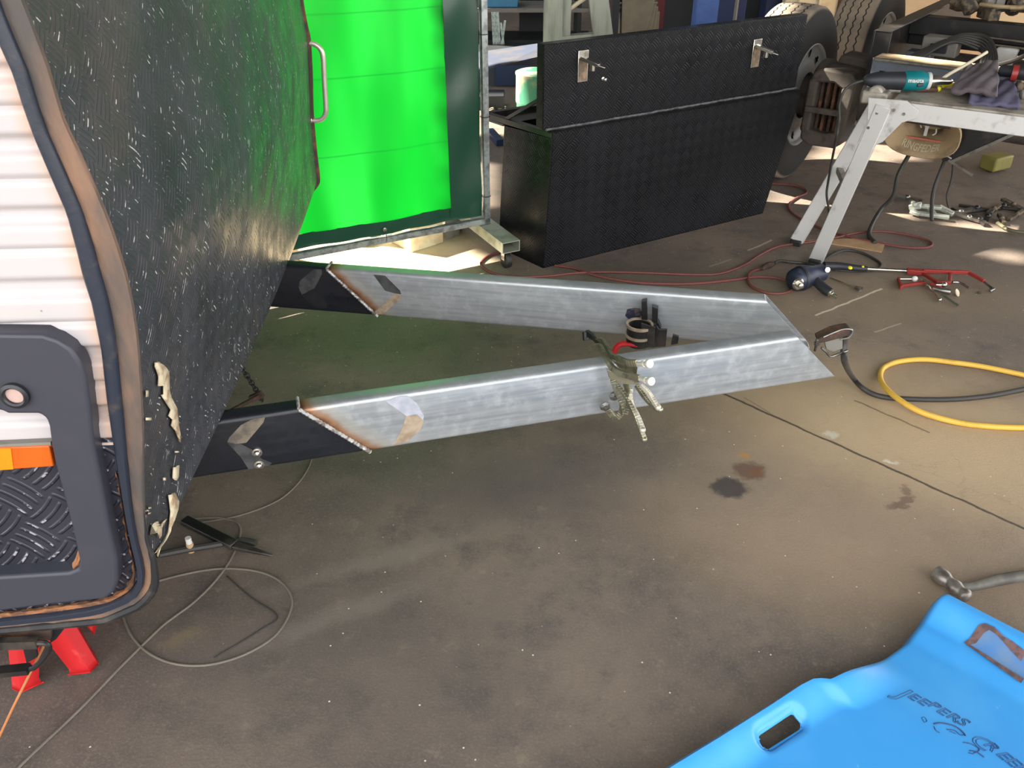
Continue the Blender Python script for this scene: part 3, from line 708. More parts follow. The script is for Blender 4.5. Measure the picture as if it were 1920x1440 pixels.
# ------------------------------------------------------------------ locking pliers on the near rail
def yp(pts): return [Yp(x, y, Y) for x, y, Y in pts]
m_knob = mat('bright_knob_steel', C(226, 222, 208), .4, .35)
def pliers(label, arm, knob, h1, h2, jaw, pads, web):
    r = thing('locking_pliers', label, 'pliers', Yp(*arm[3]), 'locking pliers clamped on the near rail')
    a = cr(yp(arm), 4); mb = MB()
    for p, q in zip(a, a[1:]): mb.bar(p, q + (q - p) * .15, .008, .017)
    lab(mb.build('upper_jaw', m_pliers, r, bevel=.001), 'green tinged upper jaw arm')
    k0, k1 = yp(knob); d = k1 - k0
    mb = MB().cyl(k0 - d * .6, k0 + d * .55, .0055, n=12); mb.cyl(k0 + d * .1, k0 + d * .35, .0075, n=12); mb.lathe([(.003, -.010), (.0095, -.009), (.0105, -.006), (.0105, .001), (.0098, .002), (.003, .002)], k1, d, 18)
    lab(mb.build('adjusting_screw', m_knob, r, smooth=True), 'bright adjusting screw')
    def handle(pts, name, mt):
        p = cr(yp(pts), 5); m = MB(); n = len(p)
        for i in range(n - 1):
            wd = .008 + .005 * i / n; m.bar(p[i], p[i + 1] + (p[i + 1] - p[i]) * .1, wd, .011)
        m.ball(p[-1], .008, sq=1)
        m.build(name, mt, r, bevel=.0012)
    handle(h1, 'handle', m_pliers); handle(h2, 'release_lever', m_lever)
    p = cr(yp(jaw), 4); m = MB()
    for a_, b_ in zip(p, p[1:]): m.bar(a_, b_ + (b_ - a_) * .15, .008, .016)
    m.build('lower_jaw', m_pliers, r, bevel=.001)
    for q in pads:
        pd = Yp(*q); MB().lathe([(.004, -.003), (.013, -.003), (.014, 0), (.013, .004), (.005, .006), (.004, .012)], pd, -Nn, 8).build('swivel_pad', m_steel, r)
    MB().prism([Yp(x, y, Y) for x, y, Y in web], -Nn * .006).build('pivot_plate', m_pliers, r, bevel=.001)
    return r
pliers('locking pliers lower on the rail face, handle hanging lowest', [(1104, 656, 1.90), (1123, 650, 1.87), (1133, 664, 1.83), (1142, 682, 1.79), (1156, 696, 1.76), (1175, 703, 1.73), (1199, 710, 1.70)], [(1206, 712, 1.69), (1221, 715, 1.665)],
       [(1157, 722, 1.77), (1173, 743, 1.74), (1186, 768, 1.71), (1197, 796, 1.69), (1208, 824, 1.67)], [(1184, 728, 1.73), (1183, 755, 1.73), (1196, 782, 1.70), (1205, 806, 1.67)],
       [(1150, 712, 1.77), (1158, 735, 1.77), (1167, 755, 1.77), (1164, 775, 1.775), (1153, 783, 1.78), (1140, 768, 1.785)], [(1134, 761, 1.787)], [(1136, 690, 1.775), (1160, 702, 1.775), (1196, 712, 1.72), (1196, 719, 1.72), (1150, 718, 1.775), (1141, 706, 1.775)])
pliers('locking pliers nearer the rail tip, knob and handle higher', [(1119, 641, 1.93), (1129, 640, 1.90), (1139, 654, 1.86), (1147, 668, 1.825), (1161, 674, 1.79), (1177, 680, 1.76), (1194, 681, 1.74)], [(1203, 682, 1.73), (1218, 682, 1.705)],
       [(1193, 722, 1.78), (1207, 742, 1.76), (1222, 758, 1.74), (1238, 768, 1.72)], [(1201, 722, 1.76), (1213, 733, 1.75), (1222, 746, 1.74), (1234, 764, 1.72)],
       [(1165, 690, 1.80), (1172, 712, 1.795), (1178, 735, 1.79), (1176, 760, 1.79), (1171, 776, 1.79)], [(1152, 742, 1.79)], [(1146, 672, 1.80), (1170, 682, 1.80), (1194, 686, 1.75), (1192, 700, 1.76), (1184, 712, 1.78), (1160, 690, 1.80)])
rb = MB(); rb.bar(Yp(1101, 624, 2.0), Yp(1112, 632, 1.96), .010, .016); rb.bar(Yp(1110, 630, 1.965), Yp(1126, 648, 1.9), .007, .012); rb.cyl(Yp(1098, 622, 2.0), Yp(1099, 638, 1.99), .009, n=8)
tag(rb.build('clamp_jaw', m_oil, bevel=.001), 'small dark clamp jaw poking out behind the near rail', 'clamp')

# ------------------------------------------------------------------ earth clamp and cables on the right
ec = thing('welding_earth_clamp', 'greasy earth clamp biting the pointed end of the near rail', 'clamp', Yp(1560, 650, 2.02))
YE = 2.03
def ye(l, dy=0.0): return [Yp(x, y, YE + dy) for x, y in l]
lab(MB().prism(ye([(1536, 644), (1548, 642), (1592, 630), (1599, 621), (1594, 616), (1580, 618), (1562, 622), (1546, 630), (1534, 636)], .0), V((0, .035, 0))).build('upper_jaw', m_rust, ec, bevel=.003), 'rusty upper jaw')
MB().prism(ye([(1546, 640), (1580, 630), (1580, 654), (1562, 660), (1550, 655)], .008), V((0, .012, 0))).build('body_plate', m_grey, ec, bevel=.001)
MB().tube(cr(ye([(1540, 652), (1549, 660), (1557, 668), (1572, 664), (1590, 657)], .004), 4), .0035, 8).build('lower_jaw', m_steel, ec, smooth=True)
MB().tube(cr(ye([(1544, 632), (1562, 624), (1582, 617), (1598, 619), (1592, 632), (1575, 636)], -.004), 4), .0026, 8).build('edge_wire', m_steel, ec, smooth=True)
sp = MB(); q0 = Yp(1532, 640, YE)
for k in range(3): sp.lathe([(.006, 0), (.0085, .002), (.006, .004)], q0 + V((0, 0, -.012 + k * .006)), UP, 12)
sp.cyl(q0 - V((0, 0, .03)), q0 + V((0, 0, .008)), .004, n=8); sp.build('spring_bolt', m_steel, ec, smooth=True)
cb = [Yp(1584, 632, 2.05), Yp(1583, 645, 2.05), Yp(1582, 662, 2.04), Yp(1585, 682, 2.03), G(1597, 705, .06), G(1618, 728, .02)] + gp([(1650, 743), (1700, 748), (1780, 749), (1850, 743), (1905, 733), (1990, 715), (2100, 690), (2300, 660)], .009)
tag(MB().tube(cr(cb, 6), .0088, 10).build('welding_cable', m_cable, smooth=True), 'thick black welding cable curving from the earth clamp across the floor', 'cable')
yh = gp([(2300, 760), (2150, 742), (2020, 722), (1960, 712), (1900, 699), (1840, 687), (1790, 680), (1735, 674), (1690, 677), (1662, 686), (1651, 700), (1655, 720), (1680, 745), (1725, 772), (1790, 791), (1850, 799), (1920, 802), (2000, 800), (2150, 785), (2300, 765)], .011)
yh[13] = G(1725, 772, .022); yh[12] = G(1680, 745, .03); yh[11] = G(1655, 720, .022)
tag(MB().tube(cr(yh, 6), .0095, 10).build('yellow_hose', m_yel, smooth=True), 'yellow hose lying in an open loop beside the drawbar tip', 'hose')

# ------------------------------------------------------------------ hammer and creeper
hm = thing('hammer', 'ball pein hammer with a worn steel head and grey handle beside the blue creeper', 'hammer', G(1785, 1095))
z0 = .022
a, b = G(1762, 1078, z0), G(1812, 1118, z0)
d = (b - a).normalized(); L = (b - a).length
MB().lathe([(.004, -.014), (.0185, -.012), (.021, -.008), (.021, .016), (.0165, .026), (.0155, L * .38), (.0185, L * .5), (.0195, L * .62), (.0155, L * .76), (.0145, L * .84), (.0175, L * .92), (.0175, L * 1.0), (.013, L * 1.08), (.005, L * 1.12)], a, d, 24).build('hammer_head', mat('worn_hammer_steel', C(150, 142, 134), .42, .7, C(104, 96, 90), 30, .4, .65), hm, smooth=50)
e0 = a + d * L * .58; h1 = [e0 + V((0, 0, .003)), G(1822, 1100, z0), G(1870, 1088, .019), G(1925, 1079, .018), G(2010, 1068, .018)]
hb = MB(); hp_ = cr(h1, 5)
hb.tube(hp_, [.0085 + .006 * min(1, i / 10) for i in range(len(hp_))], 12)
lab(hb.build('handle', mat('grey_worn_handle', C(112, 108, 98), .55, 0, C(80, 76, 70), 12, .45, .7), hm, smooth=True), 'dull grey handle')

HC = G(1776, 1128, .07); e1 = V((1, -1, 0)).normalized(); e2 = V((-1, -1, 0)).normalized()
def cl(px, py, z=.07):
    p = G(px, py, z) - HC; return (p.dot(e1), p.dot(e2))
left = [cl(1745, 1140), cl(1722, 1165), cl(1700, 1190), cl(1655, 1223), cl(1600, 1256), cl(1562, 1276), cl(1545, 1284), cl(1528, 1282), cl(1512, 1283), cl(1490, 1294), cl(1430, 1333), cl(1340, 1389), cl(1262, 1436), cl(1180, 1486)]
left = sorted([(v, u) for u, v in left])
WD = .47
cp = thing('mechanic_creeper', 'blue moulded plastic mechanic creeper with black lettering and a torn head pad', 'creeper', HC + e1 * .2 + e2 * .4 - V((0, 0, .07)))
slot = [cl(1420, 1370), cl(1505, 1345), cl(1490, 1362), cl(1448, 1395)]
sc0 = V((sum(p[0] for p in [cl(1436, 1384), cl(1490, 1350)]) / 2, sum(p[1] for p in [cl(1436, 1384), cl(1490, 1350)]) / 2, 0))
sa, sb = V((*cl(1436, 1384), 0)), V((*cl(1490, 1350), 0))
def sdist(x, y):
    p = V((x, y, 0)); d = sb - sa; t = max(0, min(1, (p - sa).dot(d) / d.dot(d))); return (p - sa - d * t).length
def ch_(x, xl, y):       # height of the creeper surface
    w = WD - xl; t = min(x - xl, WD + .0 - x + .0)
    side = sst(.0, .085, t)
    z = .062
    z += .042 * (1 - sst(.03, .105, y)) * sst(-.01, .02, y)              # raised head rest
    z -= .012 * sst(.10, .17, y) * (1 - sst(.2, .42, y))
    sh = sst(.24, .40, y)
    z += .034 * (1 - side) * sh
    z -= .03 * (1 - sst(0, .012, t)) 
    z -= .035 * (1 - sst(0, .015, y))
    z -= .012 * (1 - sst(.018, .03, sdist(x, y)))
    return z
ys = [i * .0062 for i in range(196)]; rws = []
vs, idx = [], {}
mbp = MB(); NX = 92
for i, y in enumerate(ys):
    xl = interp(left, y); 
    if y < .035: xl = interp(left, .035) + .045 * (1 - math.sqrt(max(0, 1 - (1 - y / .035) ** 2)))
    r = []
    for j in range(NX):
        f = j / (NX - 1); x = lerp(xl, WD, f ** 1.15); r.append((x, y, ch_(x, xl, y)))
    rws.append(r)
for r in rws: 
    for x, y, z in r: mbp.v.append(HC + e1 * x + e2 * y + V((0, 0, z - .07)))
for i in range(len(ys) - 1):
    for j in range(NX - 1):
        x, y, _ = rws[i][j]
        if sdist(x, y) < .0165: continue
        mbp.f.append((i * NX + j, i * NX + j + 1, (i + 1) * NX + j + 1, (i + 1) * NX + j))
o = mbp.build('creeper_board', m_creep, cp, smooth=50, solid=.006)
rim_ = []
dd = (sb - sa).normalized(); nn_ = V((-dd.y, dd.x, 0))
for k in range(32):
    t = 2 * math.pi * k / 32; r = .0175
    base = sb if math.cos(t) > 0 else sa; p = base + dd * r * math.cos(t) + nn_ * r * math.sin(t)
    xl = interp(left, p.y); rim_.append(HC + e1 * p.x + e2 * p.y + V((0, 0, ch_(p.x, xl, p.y) - .071)))
lab(MB().tube(rim_, .0042, 8, closed=True).build('handle_slot_rim', m_creep, cp, smooth=True), 'rounded rim of the hand slot')
# skirt under the board and castors resting on the floor
for x, y in ((.12, .12), (.40, .12), (.0, .8), (.40, .8)):
    p = HC + e1 * x + e2 * y
    MB().cyl(V((p.x, p.y, .025)) - e1 * .01, V((p.x, p.y, .025)) + e1 * .01, .025, n=16).build('castor', m_rub, cp, smooth=True)
    MB().box((p.x, p.y, .048), (.02, .02, .018)).build('castor_fork', m_steel, cp)
# torn head pad
def surf(px, py, h=.005):
    z = .09
    for _ in range(6):
        x, y = cl(px, py, z); z = ch_(x, interp(left, y), y)
    x, y = cl(px, py, z + h); return HC + e1 * x + e2 * y + V((0, 0, ch_(x, interp(left, y), y) + h - .07))
def sheet(pairs, n, h):
    return [[surf(lerp(a[0], b[0], k / n), lerp(a[1], b[1], k / n), h) for k in range(n + 1)] for a, b in pairs]
pd = sheet([((1812, 1208), (1852, 1168)), ((1838, 1222), (1870, 1178)), ((1856, 1238), (1892, 1196)), ((1884, 1256), (1920, 1216)), ((1915, 1278), (1950, 1240))], 8, .006)
lab(MB().grid(pd).build('head_pad', mat('faded_blue_pad', C(70, 118, 172), .7, 0, C(96, 126, 158), 12, .4, .7), cp, smooth=60), 'faded blue torn head pad')
gl = MB(); gl.grid(sheet([((1808, 1203), (1818, 1207)), ((1822, 1188), (1834, 1196)), ((1836, 1170), (1846, 1184)), ((1848, 1166), (1856, 1178)), ((1866, 1174), (1868, 1186)), ((1882, 1190), (1882, 1200)), ((1900, 1200), (1896, 1214)), ((1925, 1220), (1918, 1232))], 3, .0075))
gl.grid(sheet([((1812, 1207), (1816, 1203)), ((1836, 1224), (1840, 1219)), ((1872, 1250), (1876, 1244)), ((1915, 1280), (1920, 1272))], 2, .0075))
lab(gl.build('glue_residue', mat('brown_glue_residue', C(84, 66, 66), .85, 0, C(112, 84, 80), 60, .4, .6), cp, smooth=60), 'brown glue residue round the pad')
# lettering
def letters(txt, px, py, size, ang, shear=.3):
    cu = bpy.data.curves.new('t', 'FONT'); cu.body = txt; cu.size = size; cu.shear = shear; cu.fill_mode = 'NONE'; cu.bevel_depth = .0007; cu.bevel_resolution = 0; cu.resolution_u = 3; cu.align_x = 'LEFT'
    to = bpy.data.objects.new('t', cu); COL.objects.link(to); bpy.context.view_layer.update()
    me = bpy.data.meshes.new_from_object(to.evaluated_get(bpy.context.evaluated_depsgraph_get()))
    base = surf(px, py); a = math.radians(ang); ex = e1 * math.cos(a) + e2 * math.sin(a); ey = V((-ex.y, ex.x, 0))
    wv = [v.co.x for v in me.vertices]; mbx = MB()
    for v in me.vertices:
        p = base + ex * v.co.x + ey * v.co.y; q = p - HC; x, y = q.dot(e1), q.dot(e2); mbx.v.append(HC + e1 * x + e2 * y + V((0, 0, ch_(x, interp(left, y), y) - .07 + .0036 + v.co.z)))
    mbx.f = [tuple(p.vertices) for p in me.polygons]; wd = max(wv)
    bpy.data.objects.remove(to); bpy.data.curves.remove(cu); bpy.data.meshes.remove(me)
    return mbx, wd
m_ink = mat('dark_blue_lettering', C(24, 60, 112), .5)
lw = MB()
def put(txt, x, y, s, a):
    q, wd = letters(txt, x, y, s, a); lw.add(q.v, q.f); return wd
put('J', 1676, 1303, .062, 2); 
for chx, x, y, s in (('E', 1700, 1305, .034), ('E', 1718, 1314, .034), ('P', 1738, 1321, .034), ('E', 1754, 1332, .035), ('R', 1772, 1342, .036), ('S', 1791, 1352, .037)): put(chx, x, y, s, 4)
lab(lw.build('lettering', m_ink, cp), 'outlined lettering reading Jeepers'); lw = MB()
put('C', 1813, 1382, .054, 16)
for chx, x, y, s in (('R', 1842, 1394, .036), ('E', 1866, 1412, .036), ('E', 1882, 1424, .037), ('P', 1899, 1436, .038), ('E', 1915, 1452, .038), ('R', 1930, 1464, .038), ('S', 1948, 1480, .038)): put(chx, x, y, s, 16)
lab(lw.build('lettering', m_ink, cp), 'outlined lettering reading Creepers')
sk = MB()
for pts, r in (([(1728, 1346), (1733, 1345), (1738, 1352), (1733, 1354), (1728, 1346)], .0006), ([(1751, 1358), (1765, 1356), (1790, 1362), (1806, 1374), (1810, 1380)], .0016), ([(1751, 1362), (1755, 1370), (1762, 1374)], .0008), ([(1775, 1368), (1790, 1370), (1800, 1378), (1808, 1378)], .001), ([(1806, 1392), (1820, 1395), (1834, 1403), (1835, 1408), (1826, 1412)], .0011), ([(1818, 1408), (1830, 1410), (1845, 1420)], .0014), ([(1816, 1412), (1826, 1414)], .0008), ([(1780, 1371), (1792, 1376)], .0007)):
    sk.tube(cr([surf(x, y, .0034) for x, y in pts], 4), r, 6)
lab(sk.build('printed_sketch', m_ink, cp), 'worn printed strokes under the lettering')

# ------------------------------------------------------------------ welding screen
SA, SB = G(565, 478, .155), G(917, 412, .155); sd = (SB - SA); sd.z = 0; sd.normalize(); sn = V((-sd.y, sd.x, 0))
SL = (SB - SA).length; SL0 = -1.15
ws = thing('welding_screen', 'green welding curtain laced into a galvanised tube frame on castors', 'screen', V((SB.x, SB.y, 0)))
def sw(u, z, off=0.0): return V((SB.x, SB.y, 0)) - sd * u + UP * z + sn * off      # u measured left from the right hand post
WU = SL + 1.15; HT = 1.85
fm = MB(); fm.rtube(sw(.0125, .142), sw(.0125, HT), .026, .026, .002, sn); fm.rtube(sw(WU, .142), sw(WU, HT), .026, .026, .002, sn); fm.rtube(sw(0, .155), sw(WU, .155), .026, .026, .002); fm.rtube(sw(0, HT), sw(WU, HT), .026, .026, .002)
lab(fm.build('frame', m_galv_t, ws), 'galvanised square tube frame')
rows = []
for i in range(41):
    z = lerp(.235, HT - .04, i / 40); r = []
    for j in range(121):
        u = lerp(.178, WU - .06, j / 120); r.append(sw(u, z, .012 + .010 * math.sin(u * 9 + .6 * math.sin(z * 2)) + .004 * math.sin(u * 23 + z * 3)))
    rows.append(r)
lab(MB().grid(rows).build('curtain', m_curt, ws, smooth=80), 'translucent bright green curtain')
hr = []
def hemoff(u, z): return .012 + .008 * math.sin(u * 9) + .005 * math.sin(u * 31 + z * 12)
hb = MB(); hb.grid([[sw(u, z, hemoff(u, z) + .002) for u in [lerp(.03, WU - .03, j / 90) for j in range(91)]] for z in (.175, .19, .205, .22, .238)])
hb.grid([[sw(u, z, hemoff(u, z) + .004 * math.sin(z * 17)) for u in (.03, .055, .08, .105, .13, .155, .18)] for z in [lerp(.175, HT - .03, k / 40) for k in range(41)]])
hb.grid([[sw(u, z, hemoff(u, z)) for u in [lerp(.03, WU - .03, j / 60) for j in range(61)]] for z in (HT - .045, HT - .03)])
lab(hb.build('curtain_hem', m_hem, ws, smooth=80), 'dark green doubled hem')
for z in (.27, .62, .95, 1.3, 1.65): MB().tube([sw(.0125 + .02 * math.cos(a), z, .02 * math.sin(a)) for a in [k * math.pi / 6 for k in range(12)]], .0016, 5, closed=True).build('cable_tie', m_tool, ws)
for u in (.5, 1.0, 1.6, 2.2):
    MB().tube([sw(u, .17 + .03 * math.cos(a), .022 * math.sin(a)) for a in [k * math.pi / 6 for k in range(12)]], .0016, 5, closed=True).build('cable_tie', m_tool, ws)
    MB().lathe([(.004, 0), (.009, 0), (.009, .002), (.004, .003)], sw(u, .2, -.004), -sn, 12).build('eyelet', m_chrome, ws, smooth=True)
m_foot = mat('galvanised_foot_tube', C(176, 178, 160), .42, .35, C(140, 142, 130), 14, .45, .7)
FE = (G(960, 463, .115) - V((SB.x, SB.y, 0))).dot(sn)
for u0 in (.012, WU - .06):
    ft = MB(); ft.rtube(sw(u0, .115, .36) , sw(u0, .115, FE), .085, .05, .003); fo = ft.build('foot', m_foot, ws)
    for e in (FE + .05, .32):
        cw = sw(u0, .038, e); k = MB().cyl(cw - sd * .011, cw + sd * .011, .038, n=20).build('castor_wheel', m_rub, fo, smooth=True)
        k2 = MB(); k2.bar(cw + sd * .015, cw + sd * .015 + UP * .045, .003, .028, sn); k2.bar(cw - sd * .015, cw - sd * .015 + UP * .045, .003, .028, sn); k2.box(cw + UP * .048, (.04, .04, .006)); k2.build('castor_fork', m_chrome, fo)

# ------------------------------------------------------------------ black tool box
BA = G(1018, 503); BB = G(1430, 400); bd = (BB - BA).normalized(); bn_ = V((-bd.y, bd.x, 0)); BL = (BB - BA).length
BM = Matrix.Translation(BA) @ Matrix.Rotation(math.atan2(bd.y, bd.x), 4, 'Z')
tb = thing('tool_box', 'long black chequer plate tool box with its lid standing up on the front edge', 'tool box', BA + bd * BL / 2 + bn_ * .15)
bh = .6; dp = .30; hs = .572; x0, x1 = .0, BL + .0; xt0, xt1 = .035, BL + .13; sk_ = -.054
mb = MB(BM)
mb.prism([(x0, 0, 0), (x1, 0, 0), (xt1, 0, bh), (xt0, 0, bh)], (0, .004, 0))
mb.prism([(x0, 0, 0), (xt0, 0, hs), (xt0 + sk_, dp, hs - .01), (x0 + sk_, dp, 0)], (.004, 0, 0))
mb.prism([(x1, 0, 0), (xt1, 0, hs), (xt1 + sk_, dp, hs), (x1 + sk_, dp, 0)], (-.004, 0, 0))
mb.prism([(x0 + sk_, dp, 0), (x1 + sk_, dp, 0), (xt1 + sk_, dp, hs), (xt0 + sk_, dp, hs)], (0, .004, 0))
mb.prism([(x0, 0, .0), (x1, 0, .0), (x1 + sk_, dp, .0), (x0 + sk_, dp, .0)], (0, 0, .004))
lab(mb.build('body', m_chk_box, tb), 'black chequer plate body')
fg = MB(BM); rk = -.085
fg.bar((xt0 + .012, .01, hs + .012), (xt0 + .012 + rk, .43, hs + .012), .03, .022); fg.bar((xt1 - .02, .01, hs + .012), (xt1 - .02 + rk, .43, hs + .012), .03, .022); fg.bar((xt0 + rk, .43, hs + .012), (xt1 + rk, .43, hs + .012), .03, .022); fg.box(((xt0 + xt1) / 2, .014, bh - .004), (xt1 - xt0, .028, .008))
fg.prism([(xt0 + sk_ - .01, dp, hs), (xt0 + rk, .43, hs), (xt1 + rk, .43, hs), (xt1 + sk_, dp, hs)], (0, 0, -.01))
lab(fg.build('rim', m_oil, tb, bevel=.001), 'black folded rim')
lb = MB(BM); lz0, lz1 = bh + .008, bh + .335
lx0, lx1 = .005, BL + .115
lb.box(((lx0 + lx1) / 2, .03, (lz0 + lz1) / 2), (lx1 - lx0, .004, lz1 - lz0)); lb.box((lx0, .055, (lz0 + lz1) / 2), (.004, .05, lz1 - lz0)); lb.box((lx1, .055, (lz0 + lz1) / 2), (.004, .05, lz1 - lz0))
lb.box(((lx0 + lx1) / 2, .055, lz1), (lx1 - lx0, .05, .004)); lb.box(((lx0 + lx1) / 2, .055, lz0), (lx1 - lx0, .05, .004))
ld = lb.build('lid', m_chk_box, tb, bevel=.0015); lab(ld, 'upright black chequer plate lid')
wl = MB(BM); n_ = 50
wl.tube([(lerp(lx0 + .01, lx1, k / n_), .022, lz0 - .002 + random.uniform(-.0015, .0015)) for k in range(n_ + 1)], .006, 8)
lab(wl.build('hinge_line', mat('grey_seam', C(92, 92, 94), .5, .2, C(60, 60, 62), 40, .45, .6), tb, smooth=True), 'grey seam between lid and body')
def latch(x, z):
    mb = MB(BM); R = .009
    mb.box((x, .026, z), (.052, .005, .125)); lo_ = mb.build('latch', m_chrome, ld, bevel=.003)
    MB(BM).box((x, .0225, z - .012), (.036, .002, .09)).build('latch_recess', mat('dusty_recess', C(150, 124, 98), .6, .1, C(110, 94, 76), 30, .4, .6), lo_)
    h = MB(BM); h.bar((x - .012, .02, z + .035), (x + .03, -.045, z + .012), .03, .013, (0, 0, 1)); h.cyl((x + .016, -.02, z + .014), (x + .016, -.02, z - .012), .011, n=14); h.bar((x + .028, -.04, z + .012), (x + .05, -.06, z + .004), .02, .004)
    lab(h.build('latch_handle', m_chrome, lo_, bevel=.001), 'folding handle hanging open')
def bx(px, py): 
    p = PP(px, py, BA + bn_ * .026, bn_); return (p - BA).dot(bd), p.z
for q in ((1093, 124), (1418, 100)): latch(*bx(*q))
gs = MB(BM); gs.bar((lx0 + .02, .06, bh + .13), (lx0 - .02, .30, bh - .01), .014, .014); gs.build('gas_strut', m_tool, tb)
pm = MB(BM); X, Z = bx(1131, 148)
pm.ball((X, .027, Z), .009, 6, (0, 1, 0), .2); pm.ball((X + .014, .027, Z - .006), .007, 6, (0, 1, 0), .2)
lab(pm.build('chip_mark', m_chrome, ld), 'small bright paint chip')

# ------------------------------------------------------------------ rattle gun, hoses and clamps on the floor
ig = thing('impact_wrench', 'blue and black air impact wrench lying on the floor by the bench foot', 'tool', G(1520, 530))
zt_ = .045
g0, g1 = G(1494, 524, .05), G(1555, 507, .055); gd = (g1 - g0).normalized()
MB().lathe([(.01, -.03), (.03, -.028), (.044, -.02), (.05, 0), (.05, .05), (.044, .075), (.038, .1), (.036, .14), (.02, .15)], g0, gd, 24).build('motor_housing', m_blueh, ig, smooth=45)
nb = G(1497, 535, .05)
lab(MB().lathe([(.02, .0), (.026, .012), (.02, .018), (.012, .018), (.011, .04), (.004, .042)], nb + V((.0, .02, 0)), V((.15, -1, .1)), 18).build('anvil', m_chrome, ig, smooth=40), 'chrome anvil nose')
hh = [G(1530, 527, .045), G(1545, 541, .032), G(1557, 549, .026)]
MB().tube(cr(hh, 4), [.02, .02, .0205, .021, .021, .021, .021, .02, .019], 14).build('grip', m_tool, ig, smooth=True)
pe = hh[-1]; hd = (hh[2] - hh[1]).normalized()
lab(MB().lathe([(.017, -.004), (.018, .004), (.012, .006), (.011, .012), (.007, .014), (.007, .03), (.009, .034), (.004, .036)], pe, hd, 16).build('air_inlet', m_chrome, ig, smooth=40), 'bright air inlet plug')
lab(MB().lathe([(.0515, 0), (.053, .004), (.053, .014), (.0515, .018)], g0 + gd * .012, gd, 28, False).build('rubber_band', m_tool, ig, smooth=45), 'black band round the housing')
lab(MB().lathe([(.0475, 0), (.047, .03)], g0 + gd * .052, gd, 28, False, -.5, .5).build('worn_label', mat('worn_pale_label', C(150, 150, 148), .6, 0, C(70, 74, 86), 60, .45, .55), ig), 'worn pale label')
MB().cyl(G(1548, 505, .075), G(1552, 506, .083), .011, n=12).build('trigger_cap', m_chrome, ig, smooth=True)
wh = [Yp(1535, 500, G(1535, 500, .06).y)] + gp([(1510, 494), (1480, 491), (1462, 489), (1452, 494)], .012)
tag(MB().tube(cr(wh, 5), .0065, 8).build('whip_hose', m_cable, smooth=True), 'short black whip hose leading to the impact wrench', 'hose')
tag(MB().tube(cr(gp([(1450, 495), (1442, 497), (1434, 500), (1428, 504)], .013), 4), [.010, .011, .013, .015, .015, .015, .013, .012, .012, .012, .010, .009, .008], 10).build('hose_coupling', m_rust, smooth=True), 'grubby hose coupling joining the red and black hoses', 'coupling')
r1 = gp([(1428, 504), (1412, 508), (1403, 517), (1405, 532), (1420, 543), (1445, 550), (1472, 549), (1488, 540), (1480, 529), (1455, 521), (1420, 519), (1380, 524), (1310, 531), (1240, 532), (1180, 528), (1120, 517), (1075, 503), (1040, 498)], .0065)
tag(MB().tube(cr(r1, 5), .0058, 8).build('air_hose', m_hred, smooth=True), 'dull red air hose curling from the coupling behind the far rail', 'hose')
r2 = gp([(955, 470), (925, 476), (906, 487), (903, 498), (925, 512), (965, 519), (1020, 518), (1080, 512), (1140, 510), (1220, 512), (1300, 515), (1350, 513), (1395, 497), (1425, 478), (1460, 462), (1510, 455), (1565, 446), (1610, 436), (1655, 434), (1700, 440), (1738, 450), (1748, 458), (1738, 464), (1700, 464), (1650, 456), (1600, 446), (1545, 430), (1505, 412), (1482, 396), (1480, 382), (1495, 370), (1512, 362), (1505, 352), (1478, 346), (1440, 344)], .0065)
tag(MB().tube(cr(r2, 5), .0055, 8).build('air_hose', m_hred, smooth=True), 'long thin red air hose looping from under the screen castor round the bench legs', 'hose')
r3 = gp([(1540, 492), (1560, 478), (1585, 469), (1615, 474), (1640, 486), (1652, 497), (1640, 506), (1600, 508), (1560, 505)], .007)
tag(MB().tube(cr(r3, 5), .0062, 8).build('black_hose', m_cable, smooth=True), 'black hose loop behind the impact wrench', 'hose')
th = MB(); th.tube(cr([G(1545, 499, .03), G(1575, 499, .03), G(1600, 502, .028), G(1625, 504, .026)], 4), [.02, .02, .019, .018, .017, .016, .016, .015, .015, .014, .014, .013, .012], 12)
t_ = thing('torch_handle', 'black tool handle with yellow dots beside the impact wrench', 'tool', G(1585, 505)); th.build('grip', m_tool, t_, smooth=True)
yd = MB(); yd.ball(G(1594, 502, .047), .010, 10, (0, -.4, 1), .5); yd.ball(G(1618, 500, .04), .006, 8, (0, -.4, 1), .5); lab(yd.build('button', m_yd, t_, smooth=True), 'yellow button')
bl = MB(); bl.prism([G(1508, 452), G(1612, 449), G(1659, 458), G(1653, 474), G(1590, 463)], UP * .006)
tag(bl.build('cardboard_offcut', m_card), 'tan cardboard offcut lying under the bench legs', 'cardboard')
sw_ = thing('ring_spanner', 'slim chrome spanner lying right of the impact wrench', 'spanner', G(1590, 535))
mb = MB(); mb.bar(G(1556, 521, .012), G(1605, 540, .008), .008, .005); mb.build('shank', m_chrome, sw_, bevel=.001)
mb = MB(); mb.bar(G(1602, 538, .008), G(1613, 546, .008), .012, .005); mb.bar(G(1603, 537, .008), G(1619, 541, .008), .008, .005); mb.build('jaw', m_steel, sw_, bevel=.001)
